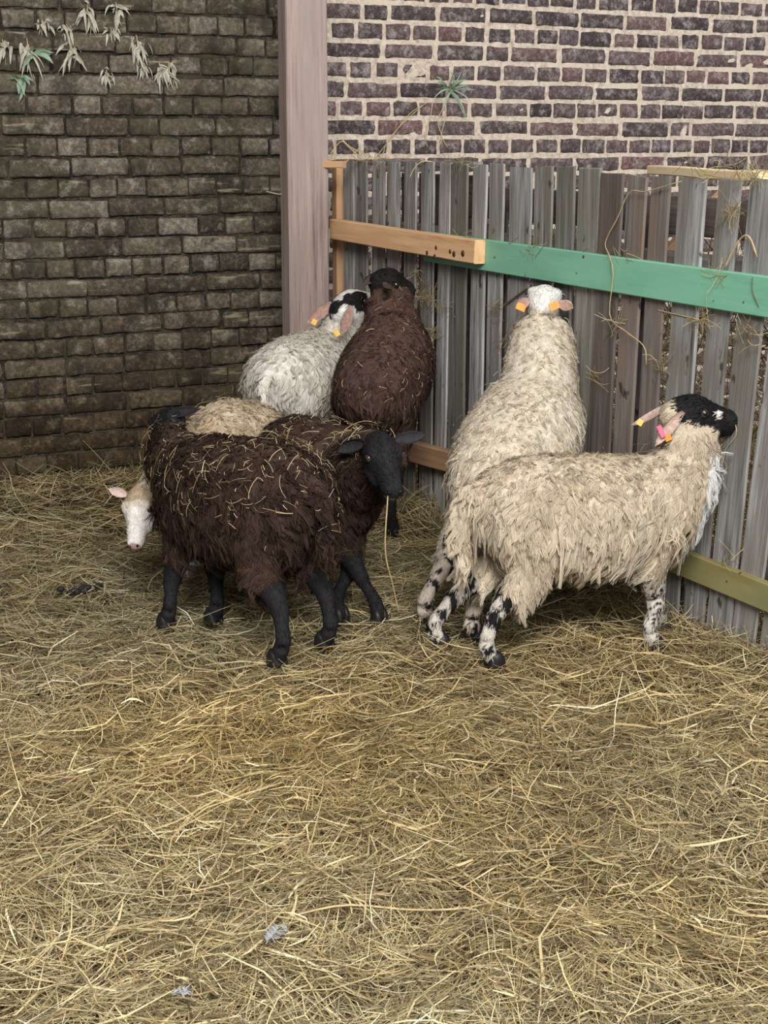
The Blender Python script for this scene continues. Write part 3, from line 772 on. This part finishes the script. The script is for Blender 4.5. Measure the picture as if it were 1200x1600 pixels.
    # ---- eyes
    if eyes:
        for sgn in (-1, 1):
            e = poll + hf * HL * .375 + hr * sgn * .0405 * hs + hu * .013 * hs - org
            eo = sphere('eye', e, .0118 * hs, M['eye_amber'], root)
            sphere('pupil', e + unit(hr * sgn + hf * .25) * .0042 * hs, .0086 * hs, M['eye_dark'], eo)
    for s_ in (-1, 1):
        e = poll + hf * HL * 1.0 + hr * s_ * .0125 * hs - hu * .012 * hs - org
        g = cap_chain([e - hr * s_ * .004 - hu * .003, e, e + hr * s_ * .004 + hu * .004], [.002, .0038 * hs, .002], 8)
        mesh('nostril', g[0], g[1], M['eye_dark'] if muz is None else muz, root)
    # ---- ears
    for sgn, e in zip((-1, 1), ears or ()):
        if e is None: continue
        eb = poll + hf * HL * .06 + hr * sgn * .040 * hs + hu * .018 * hs
        build_ear('ear', eb, np.asarray(e[0], float), np.asarray(e[1], float), e[2], M['skin'], root, org, cols=earc)
    for (c, ax, w_, h_, mt) in tags:
        c = np.asarray(c, float) - org; ax = unit(ax); hh = unit(V3(0, 0, 1) - ax[2] * ax); ww = np.cross(ax, hh)
        ta_ = .45 * (1 if c @ rt > 0 else -1); hh, ww = hh * math.cos(ta_) + ww * math.sin(ta_), ww * math.cos(ta_) - hh * math.sin(ta_)
        board('ear_tag', c - hh * h_ / 2, c + hh * h_ / 2, w_ / 2, .0013, ww, M[mt], root, 2, 0, 0, .001)
    return dict(root=root, co=co + org, no=no, reg=reg, org=org, fw=fw, wool=wool_m, bones=bones)
def unitn(a): return a / np.maximum(1e-9, np.linalg.norm(a, axis=-1, keepdims=True))

def wisps(sh, label, n, seed, lo=.02, hi=.09, top=.35, xr=None, off=.022, wid=.0016):
    """bits of hay lying on a fleece"""
    r = np.random.default_rng(seed); m = (sh['wool'] > .5) & (sh['no'][:, 2] > top) & (sh['reg'] < 2)
    ids = r.choice(np.nonzero(m)[0], n); c = sh['co'][ids] + sh['no'][ids] * off; nn = sh['no'][ids]
    d = unitn(np.cross(nn, r.normal(size=(n, 3)))); b = np.cross(nn, d)
    L = (lo + (hi - lo) * r.random(n) ** 2)[:, None, None]; K = 5; s = np.linspace(-.5, .5, K)
    cv = r.normal(size=(n, 1)) * .5
    P = c[:, None] + L * (s[None, :, None] * d[:, None] + (cv * (s ** 2))[..., None] * b[:, None] - (s ** 2)[None, :, None] * .35 * nn[:, None])
    wv = np.broadcast_to((unitn(b + .5 * nn * r.normal(size=(n, 1))) * (wid * .5 * np.exp(.35 * r.normal(size=(n, 1)))))[:, None], P.shape)
    pal = np.array([(.66, .52, .28), (.55, .40, .19), (.74, .62, .40), (.45, .32, .15)])
    o = ribbons('hay_wisps', P, wv, pal[r.integers(4, size=n)], M['straw']); tag(o, label, 'hay', kind='stuff'); return o

# ---- colour functions: return (N,3) colours and an optional wool mask factor
def lerp(a, b, t): return np.asarray(a) * (1 - t[:, None]) + np.asarray(b) * t[:, None]
def col_brown(light=0.0, dark=(.014, .013, .014), wool=(.044, .026, .019), sun=(.10, .060, .042)):
    def f(i):
        n = len(i['reg']); c = np.tile(np.array(wool), (n, 1))
        c = lerp(c, sun, (.35 * (i['n2'] * .5 + .5) + light).clip(0, 1))
        bare = (i['reg'] == 2) | ((i['reg'] >= 3) & (i['reg'] < 5) & (i['par'] > .19))
        c[bare] = dark; c[(i['reg'] == 2) & (i['ht'] > .90) & (i['hz'] < -.030)] = (.20, .17, .165); return c, None
    return f
def col_white(face='patch', wool=(.66, .56, .42), pale=(.80, .76, .68), legs='patch', brown=.3, chest=False):
    def f(i):
        n = len(i['reg']); c = np.tile(np.array(wool), (n, 1))
        c = lerp(c, pale, (.5 * (i['n2'] * .5 + .5) + .1).clip(0, 1))
        c = lerp(c, (.44, .33, .22), (brown * (i['n3'] * .4 + .25 + .9 * (i['bz'] / .15 - .35).clip(0, 1) * (.6 + .4 * i['n2']))).clip(0, .7) * (i['reg'] < 2))
        wh = np.array((.78, .75, .70)); bk = np.array((.012, .011, .012))
        leg = (i['reg'] == 3) | (i['reg'] == 4); lp = leg & (i['par'] > np.where(i['reg'] == 3, .17, .10))
        if legs == 'patch':
            nz = np.where(i['reg'] == 3, i['n3'] + .3 * i['n4'] + .16, i['n4'] - .12 + .4 * i['n3'])
            c[lp] = (.56, .50, .43); c[lp & (nz > .14)] = bk; c[leg & (i['par'] > .86)] = bk
        elif legs == 'spots': c[lp] = (.50, .42, .34); c[lp & (i['n3'] + .35 * i['n4'] > .36)] = bk; c[leg & (i['par'] > .9)] = bk
        elif legs == 'white': c[lp] = wh
        h = i['reg'] == 2
        if face == 'patch':
            hz = i['n2'] + .7 * i['n']
            c[h] = wh; c[h & ((np.abs(i['hx']) > .018) & (i['ht'] > .12) & (i['ht'] < .72) & (hz > -.55))] = bk; c[h & (hz > .38)] = bk
        elif face == 'black':
            c[h] = bk; c[h & (i['hz'] < -.030) & (i['ht'] < .42) & (i['n'] > -.2)] = wh; c[h & (i['ht'] < -.02)] = wool
            c[h & (((i['ht'] - .66) / .05) ** 2 + ((i['hz'] - .004) / .010) ** 2 < 1) & (np.abs(i['hx']) > .012)] = wh
        elif face == 'white':
            c[h] = (.60, .52, .42); c[h & (i['ht'] > .42)] = (.80, .74, .68); t_ = h & (i['ht'] < .3); c[t_] = (.45, .34, .22)
            c[h & (i['ht'] > .98)] = (.45, .28, .25)
        elif face == 'whitecrown':
            c[h] = wh; c[h & (i['ht'] > .45)] = bk
        if chest: 
            m = (i['reg'] < 2) & (i['bx'] > 1.15) & (i['bz'] < .19) & (i['bz'] > -.06); c[m] = lerp(c[m], (.85, .86, .86), np.full(m.sum(), .8))
        return c, None
    return f

BROWN_EAR = ((.035, .028, .03), (.012, .011, .012)); PINK_EAR = ((.60, .44, .38), (.70, .64, .57)); BLACK_EAR = ((.03, .027, .028), (.012, .011, .012))
BWEAR = ((.44, .27, .22), (.52, .42, .36))
S = {}
S['front_brown'] = sheep('dark brown shaggy sheep with black legs standing front left, hay all over its back',
    A=W(452, 790, 3.68), B=W(300, 766, 3.95), neck=[(W(305, 750, 3.96), .105), (W(275, 716, 4.08), .088), (W(262, 688, 4.18), .056)],
    poll=W(270, 655, 4.22), nose=W(236, 700, 4.40), hup=V3(.2, -.3, 1), hoofs=[G(438, 1036), G(512, 1008), G(264, 978), G(338, 970)],
    colf=col_brown(), earc=BROWN_EAR, ears=[(W(316, 642, 4.16), V3(.4, -.6, .5), .035), (W(232, 662, 4.3), V3(-.3, -.8, .3), .035)],
    tw=1.08, th=1.12, nlock=4800, k_lock=7, llen=(.020, .062), lw=.0034, curl=.011, lift=.55, cvar=.26, seed=3, tail_len=.17, legw=(.20, .16), facefur=2600, legr=1.12)
S['mid_brown'] = sheep('brown sheep with a black face looking right, a straw hanging from its mouth',
    A=W(450, 722, 4.22), B=W(548, 760, 3.98), neck=[(W(556, 740, 3.95), .100), (W(575, 712, 3.88), .078), (W(592, 700, 3.83), .050)],
    poll=W(590, 694, 3.80), nose=W(618, 764, 3.66), hup=V3(.16, -.62, 1), hoofs=[None, None, G(528, 965), G(588, 968)],
    colf=col_brown(.05), earc=BLACK_EAR, ears=[(W(664, 679, 3.82), V3(.0, -1, .1), .036), (W(527, 704, 3.82), V3(0, -1, .1), .036)],
    tw=1.0, th=1.05, nlock=3600, k_lock=7, llen=(.018, .045), lw=.0032, curl=.010, lift=.5, cvar=.26, seed=5, tail=False, legw=(.26, .22), facefur=3000, hs=1.06, legr=1.05)
S['white_face'] = sheep('tan fleeced sheep with a white face, head lowered at the far left',
    A=W(405, 694, 4.52), B=W(318, 708, 4.36), neck=[(W(305, 715, 4.32), .098), (W(262, 745, 4.22), .075), (W(238, 768, 4.16), .052)],
    poll=W(222, 772, 4.15), nose=W(206, 850, 4.02), hup=V3(-.35, -.75, 1), hoofs=[None, None, G(304, 897), G(350, 903)],
    colf=col_white('white', wool=(.52, .41, .28), pale=(.66, .57, .43), legs='white', brown=.6), earc=PINK_EAR, hoofm=M['hoof_pale'],
    ears=[(W(262, 745, 4.18), V3(0, -1, .1), .03), (W(170, 764, 4.14), V3(0, -1, .2), .030)], tw=1.0, th=1.0, nlock=2600, llen=(.025, .045), lw=.0034, curl=.012, lift=.5, cvar=.12,
    seed=7, tail=False, facefur=2500, hs=.95, legw=(.28, .22), legr=1.0)
S['post_white'] = sheep('white fleeced sheep beside the timber post, black patches on its turned head',
    A=W(440, 604, 4.98), B=W(512, 575, 5.32), neck=[(W(514, 565, 5.33), .115), (W(528, 530, 5.36), .095), (W(538, 502, 5.34), .072)],
    poll=W(532, 486, 5.30), nose=W(592, 458, 5.44), hup=V3(-.45, -.5, 1), hoofs=[G(415, 775), G(470, 775), G(520, 740), G(560, 740)],
    colf=col_white('patch', wool=(.68, .62, .52), pale=(.84, .83, .80), brown=.25), earc=BWEAR,
    ears=[(W(479, 506, 5.26), V3(-.1, -1, 0), .042), (W(533, 526, 5.12), V3(0, -1, .1), .038)],
    tags=[(W(491, 503, 5.25), V3(0, -1, .1), .020, .020, 'tag_yellow'), (W(526, 520, 5.10), V3(0, -1, .1), .020, .024, 'tag_yellow')],
    tw=1.16, th=1.06, nlock=3400, llen=(.03, .06), lw=.0038, curl=.008, seed=9, tail_len=.14, facefur=2600, hs=1.25)
S['rear_brown'] = sheep('dark brown sheep in the corner with forefeet up on the rail, seen from behind',
    A=W(583, 622, 4.72), B=W(620, 535, 5.10), neck=[(W(618, 525, 5.12), .115), (W(610, 490, 5.17), .100), (W(604, 462, 5.18), .080)],
    poll=W(590, 442, 5.16), nose=W(648, 446, 5.20), hup=V3(0, -.3, 1), hoofs=[G(550, 830), G(612, 830), FP(1.95, .20, .06), FP(1.80, .20, .06)],
    colf=col_brown(.15, dark=(.016, .013, .013), wool=(.075, .042, .033), sun=(.15, .088, .066)), earc=((.10, .07, .06), (.035, .026, .024)),
    ears=[(W(567, 448, 5.10), V3(-.2, -1, .2), .036), (W(612, 455, 5.0), V3(.2, -1, 0), .034)],
    tw=1.05, th=.98, nlock=4800, k_lock=7, llen=(.020, .046), lw=.0034, curl=.006, seed=11, tail=False, facefur=3000, legw=(.28, .25), lift=.42, cvar=.24, hs=1.15)
S['mid_cream'] = sheep('cream sheep seen from behind in the middle, head raised, two orange ear tags',
    A=W(775, 765, 3.96), B=W(836, 640, 4.24), neck=[(W(842, 615, 4.27), .125), (W(846, 560, 4.34), .112), (W(848, 515, 4.40), .094)],
    poll=W(849, 482, 4.38), nose=W(852, 446, 4.50), hup=V3(0, -.65, 1), hoofs=[G(664, 972), G(738, 994), FP(1.15, .19, .05), FP(.93, .19, .05)],
    colf=col_white('whitecrown', legs='spots', wool=(.66, .57, .44), pale=(.80, .75, .64), brown=.35), earc=BWEAR,
    ears=[(W(804, 480, 4.34), V3(0, -1, .2), .034), (W(896, 482, 4.34), V3(-.1, -1, .3), .034)],
    tags=[(W(814, 480, 4.31), V3(.2, -1, .5), .028, .022, 'tag_orange'), (W(866, 478, 4.29), V3(-.2, -1, .5), .030, .024, 'tag_orange')],
    prof=[(-.22, .045, .060, -.01), (-.15, .098, .105, 0), (.02, .135, .137, 0), (.22, .150, .150, 0), (.45, .158, .152, 0), (.68, .155, .150, 0), (.88, .148, .142, 0), (1.04, .132, .128, .004), (1.16, .10, .10, .006)],
    tw=1.08, th=1.0, nlock=4600, llen=(.024, .050), lw=.0034, curl=.008, seed=13, tail=False, facefur=3000, legw=(.24, .24), hs=1.1, legr=1.12)
S['front_cream'] = sheep('cream shaggy sheep standing side-on at the front right, black head, speckled legs',
    A=W(800, 798, 3.62), B=W(1033, 795, 3.73), neck=[(W(1038, 780, 3.72), .120), (W(1068, 735, 3.71), .100), (W(1080, 698, 3.71), .074), (W(1068, 664, 3.71), .052)],
    poll=W(1052, 648, 3.71), nose=W(1152, 645, 3.735), hup=V3(-.1, -.1, 1), hoofs=[G(683, 1010), G(766, 1038), G(1030, 985), G(1016, 1014)],
    colf=col_white('black', wool=(.58, .48, .35), pale=(.76, .68, .55), brown=.45, chest=True), earc=((.52, .36, .30), (.50, .42, .36)),
    ears=[(W(988, 668, 3.80), V3(-.2, -.5, 1), .034), (W(1022, 696, 3.66), V3(.2, -1, .1), .032)],
    tags=[(W(1033, 674, 3.652), V3(.1, -1, .1), .013, .032, 'tag_pink'), (W(1044, 684, 3.662), V3(.2, -1, .0), .018, .016, 'tag_orange'), (W(1000, 660, 3.76), V3(-.3, -1, .3), .016, .016, 'tag_yellow')],
    tw=1.04, th=1.0, nlock=6600, k_lock=9, cvar=.10, llen=(.022, .070), lw=.0032, curl=.008, seed=15, tail_len=.19, facefur=5000, legw=(.20, .09), legr=1.12, hs=1.08)

wisps(S['front_brown'], 'hay wisps caught on the back of the dark brown sheep in front', 700, 1, .008, .06, -.05, off=.026, wid=.0009)
wisps(S['mid_brown'], 'hay wisps on the back of the black-faced brown sheep', 420, 2, .008, .07, .0, wid=.0009)
wisps(S['white_face'], 'hay wisps on the tan back behind the front brown sheep', 90, 3, .010, .06, .3, off=.03, wid=.0009)
wisps(S['rear_brown'], 'hay wisps on the reared dark brown sheep', 260, 4, .006, .04, -.3, off=.02, wid=.0009)
wisps(S['post_white'], 'hay wisps on the white sheep by the post', 25, 5, .015, .06, .2, wid=.0009)
wisps(S['mid_cream'], 'hay wisps on the back of the reared cream sheep', 60, 6, .02, .08, .0, off=.026, wid=.0009)
wisps(S['front_cream'], 'hay wisps on the cream sheep on the right', 60, 7, .015, .08, .0, off=.03, wid=.0009)

# ================================================================ small things
def stalk(name, label, pts, r, mat, cat='straw', n=16, group=None):
    p = bez(pts, n); rr = np.full(n, r); rr[0] *= .5; rr[-1] *= .4
    c = p.mean(0); o = tube(name, p, rr, M[mat], None, 5, origin=c); return tag(o, label, cat, group)
stalk('straw_stalk', 'long straw hanging from the mouth of the black-faced sheep', [W(606, 775, 3.64), W(602, 860, 3.66), W(614, 915, 3.70), W(624, 962, 3.74)], .0022, 'stalk')
def gl(px, py, dz=.028):
    p = G(px, py, .02); p[2] = float(hgt(p[0], p[1])) + dz; return p
stalk('straw_stalk', 'longest pale straw lying across the foreground', [gl(450, 1430), gl(540, 1412), gl(640, 1405), gl(720, 1402), gl(775, 1404)], .0022, 'stalk')
stalk('straw_stalk', 'pale curved straw beneath the front right sheep', [gl(775, 1042), gl(810, 1042), gl(850, 1058), gl(885, 1068)], .002, 'stalk')
stalk('straw_stalk', 'broad pale straw at the right edge of the foreground', [gl(1135, 1408), gl(1170, 1416), gl(1210, 1424)], .003, 'stalk')
stalk('straw_stalk', 'white short straw in the left foreground', [gl(128, 1226), gl(150, 1236), gl(172, 1244)], .003, 'stalk')
o_ = lambda px, py, out=.03: FP(*fence_hit(px, py, out), out)
stalk('dry_stem', 'long crooked dry stem hanging over the green rail', [o_(1065, 283), o_(1010, 299), o_(984, 300), o_(965, 340), o_(946, 378), o_(953, 402, .045), o_(958, 430, .045), o_(953, 494, .04), o_(978, 518), o_(1006, 541), o_(1010, 570)], .0016, 'stalk', 'stem', 40)
stalk('dry_stem', 'broad dry leaf stem bent over between slats above the green rail', [o_(1132, 420), o_(1145, 392), o_(1160, 370), o_(1172, 372), o_(1183, 402)], .0026, 'stalk', 'stem')
stalk('dry_stem', 'reddish twig under the green rail', [o_(1025, 484, .015), o_(1060, 492, .015), o_(1106, 503, .015)], .0015, 'stalk', 'stem')
stalk('dry_stem', 'thin dark twig hooked on the green rail end', [o_(1176, 432, .036), o_(1176, 455, .036), o_(1186, 480, .036)], .0012, 'stalk_dark', 'stem')
stalk('dry_stem', 'dark twig on the slats right of the reared cream sheep', [o_(940, 560, .015), o_(945, 530, .015), o_(965, 512, .015)], .0012, 'stalk_dark', 'stem')
stalk('dry_stem', 'straight grey stick at the left shoulder of the reared cream sheep', [o_(786, 478, .02), o_(806, 463, .02), o_(826, 448, .02)], .003, 'stalk_dark', 'stem')
stalk('dry_stem', 'curly stems hanging beside the front cream sheep muzzle', [o_(1148, 655, .02), o_(1150, 680, .02), o_(1134, 702, .02), o_(1128, 730, .02)], .0012, 'stalk', 'stem')
# weed growing out of the wall with trailing roots
def wall_pt(px, py, out=.0):
    a = (px - 600) / F; b = (800 - py) / F; c, s = math.cos(PITCH), math.sin(PITCH)
    d = V3(a, c + b * s, -s + b * c); o = V3(0, 0, CH); k = ((WA + WN * out - o) @ WN) / (d @ WN); return o + d * k
def leaf_geo(p0, tipv, width, droop, nrm):
    """a narrow folded leaf, 6 rows"""
    L = np.linalg.norm(tipv); a = tipv / L; w = unit(np.cross(a, nrm)); vs = []; fs = []
    for i in range(6):
        t = i / 5; wd = width * math.sin(math.pi * min(.97, .12 + .86 * t)) * .5
        c = p0 + a * L * t + V3(0, 0, -droop * L * t * t) + nrm * .12 * L * math.sin(3 * t)
        vs += [c - w * wd + nrm * wd * .5, c, c + w * wd + nrm * wd * .5]
    for i in range(5):
        for j in (0, 1): fs.append((i * 3 + j, i * 3 + j + 1, i * 3 + j + 4, i * 3 + j + 3))
    return vs, fs
def plant(name, label, px, py, n, ln, wd, mat, seed, droop=.6, spread=1.0, cat='plant', upb=.3, group=None, stem=None):
    r = np.random.default_rng(seed); o = wall_pt(px, py, .012); root = empty(name, o); tag(root, label, cat, group)
    sp = bez([-WN * .01, WN * .012 + V3(0, 0, -.004), WN * .022 + V3(0, 0, -.012 if stem is None else -stem)], 5)
    tube('stem', sp, .0018, M['stalk'], root, 5)
    for k in range(n):
        d = unit(WD * r.normal() * spread + WN * (.35 + .3 * r.random()) + V3(0, 0, upb + .75 * r.normal())); L = ln * (.6 + .7 * r.random())
        b = sp[-1] * r.random() + WD * .012 * r.normal()
        g = leaf_geo(b, d * L, wd * (.7 + .6 * r.random()), droop * (.2 + 1.1 * r.random()), unit(WN + .5 * r.normal(size=3))); mesh('leaf', g[0], g[1], M[mat], root)
plant('weed', 'green grassy weed rooted in the brickwork above the fence', 702, 138, 22, .095, .009, 'green_leaf', 1, .45, 1.1, upb=.5)
plant('weed', 'small green-leaved weed on the brick wall, far left', 30, 120, 8, .055, .018, 'green_leaf', 2, .7, 1.0, upb=.1)
plant('weed', 'green-leaved weed on the brick wall beside the hanging white leaves', 52, 82, 6, .06, .017, 'green_leaf', 12, .6, 1.2, upb=.1)
for k, (px, py, n, ln, w_, lab) in enumerate([(65, 30, 8, .04, .012, 'dried tuft near the top left corner of the wall'), (41, 60, 6, .085, .014, 'long white-leaved dried plant just above the green weeds'), (103, 38, 7, .05, .012, 'dried leaf curl in second column of the wall plants'),
        (135, 8, 12, .07, .014, 'large dried clump at the top edge, left'), (180, 4, 9, .06, .012, 'dried clump at the top edge, middle'), (110, 66, 12, .075, .013, 'dried drooping plant below the leaf curl'), (172, 42, 5, .04, .010, 'tiny dried plant below the middle top clump'),
        (212, 55, 7, .07, .011, 'tall narrow dried plant at the upper left of the dangling row'), (222, 98, 10, .045, .010, 'dried tangle at the left of the dangling row'), (248, 98, 10, .06, .010, 'dried tangle at the middle of the dangling row'), (262, 98, 10, .065, .011, 'dried tangle at the right end of the dangling row'),
        (165, 108, 8, .045, .010, 'thin dried plant hanging left of the dangling row'), (3, 62, 7, .06, .014, 'dried leaves at the left picture edge')]):
    plant('dried_plant', lab, px, py, n + 8, ln * .62, w_ * .85, 'dry_leaf', 40 + k, .9, .8, upb=-.7, group='dried plants hanging on the mossy wall', stem=ln * .7)
for k, pts in enumerate([[(668, 160), (640, 178), (615, 210), (588, 245)], [(664, 162), (632, 190), (605, 222), (597, 248)], [(690, 155), (697, 180), (690, 210), (700, 232)], [(676, 160), (672, 185), (664, 212), (668, 230)], [(694, 165), (684, 190), (690, 215), (682, 238)]]):
    stalk('trailing_root', ['longest pale root trailing down left from the weed', 'second pale root trailing down left from the weed', 'pale root hanging straight below the weed, right', 'thin pale root hanging below the weed, left', 'thin pale root hanging below the weed, middle'][k],
          [wall_pt(a, b, .02 + .01 * (k % 2)) for a, b in pts], .0016, 'stalk', 'root')
for k, pts in enumerate([[(507, 262), (517, 240), (533, 221), (545, 230), (562, 245)], [(530, 212), (548, 230), (585, 246), (620, 248)], [(535, 262), (545, 248), (556, 237), (560, 232)], [(498, 270), (512, 252), (540, 248), (570, 250)], [(640, 278), (648, 262), (662, 252), (690, 255)]]):
    stalk('hay_strand', ['bent hay strand arching beside the post top of fence', 'hay strand sagging across the wall above the first slats', 'short hay strand over the pine end block', 'hay strand lying on the pine end block', 'hay strand draped over the fence top above the pine rail'][k],
          [W(a, b, 5.62 if k < 4 else 5.2) for a, b in pts], .0018, 'stalk', 'hay')
# hay tangled in the slats
def tangle():
    r = np.random.default_rng(5); pl, wl, cl = [], [], []
    for (px, py, n, sp) in [(665, 465, 60, 14), (672, 520, 30, 12), (650, 430, 20, 12), (575, 250, 40, 30), (720, 255, 20, 20), (1030, 570, 15, 12), (785, 530, 12, 10), (690, 480, 14, 10),
                            (1145, 330, 30, 14), (1120, 430, 14, 10), (1095, 500, 20, 14), (1170, 520, 20, 12), (960, 500, 12, 12), (1100, 262, 16, 40), (1172, 272, 26, 22), (775, 480, 16, 10), (710, 372, 22, 28), (830, 382, 20, 30), (970, 405, 14, 40), (930, 590, 10, 10), (1140, 868, 12, 14)]:
        for _ in range(n):
            o = .022 + .02 * r.random()
            t, z = fence_hit(px + sp * r.normal() * .6, py + sp * r.normal() * (.6 if sp < 20 else .25), o)
            p = FP(t, z, o); th = r.random() * 6.28; d = FD * math.cos(th) + V3(0, 0, math.sin(th)); q = np.cross(d, FNl); L = .03 + .07 * r.random(); c = r.normal() * .6
            s = np.linspace(-.5, .5, 6)[:, None]; pl.append(p + L * (s * d + c * s * s * q + .2 * r.normal() * s * FNl)); wl.append(np.tile(q * .0009, (6, 1))); cl.append(PAL[r.integers(0, 6)])
    o = ribbons('tangled_hay', np.array(pl), np.array(wl), np.array(cl), M['straw']); tag(o, 'wisps of hay tangled in the slats and rails of the fence', 'hay', kind='stuff')
tangle()
# feather, dung, scraps on the straw
def feather(label, px, py, ln, wd, ang, seed):
    p = gl(px, py, .036); root = empty('feather', p, (0, 0, ang)); tag(root, label, 'feather')
    tube('shaft', [(-ln / 2, 0, 0), (0, 0, .004), (ln / 2, 0, 0)], .0008, M['feather'], root, 5)
    r = np.random.default_rng(seed); n = 46; P = []; Wv = []
    for k in range(n):
        t = -.42 + .9 * (k // 2) / (n / 2); s_ = 1 if k % 2 else -1; w = wd * .5 * math.sqrt(max(.05, 1 - (t * 1.9) ** 2))
        b = V3(t * ln, 0, .003); P.append([b, b + V3(.004, s_ * w * .5, .004 + .002 * r.normal()), b + V3(.010, s_ * w, .001 + .003 * r.normal())]); Wv.append([V3(.0012, 0, 0)] * 3)
    ribbons('vane', np.array(P), np.array(Wv), np.full((n, 3), .42) * (1 + .1 * r.normal(size=(n, 1))), M['wool'], root)
feather('pale grey fluffy feather lying in the foreground straw', 426, 1465, .05, .034, 1.2, 3)
feather('small white feather scrap at the bottom left of the foreground', 280, 1547, .022, .012, .3, 4)
def dung():
    p = gl(127, 912, .03); root = empty('dropping', p); r = np.random.default_rng(2)
    tag(root, 'black clump of droppings on the straw at the left', 'dropping')
    for k in range(12):
        c = V3(.016 * r.normal() + .008 * (k - 5) * .7, .014 * r.normal() + .006 * (k - 5), .008 * r.random())
        g = cap_chain([c - V3(.009, .004, 0), c, c + V3(.009, .004, .002)], [.005, .011, .005], 8); mesh('pellet', g[0], g[1], M['dung'], root)
dung()
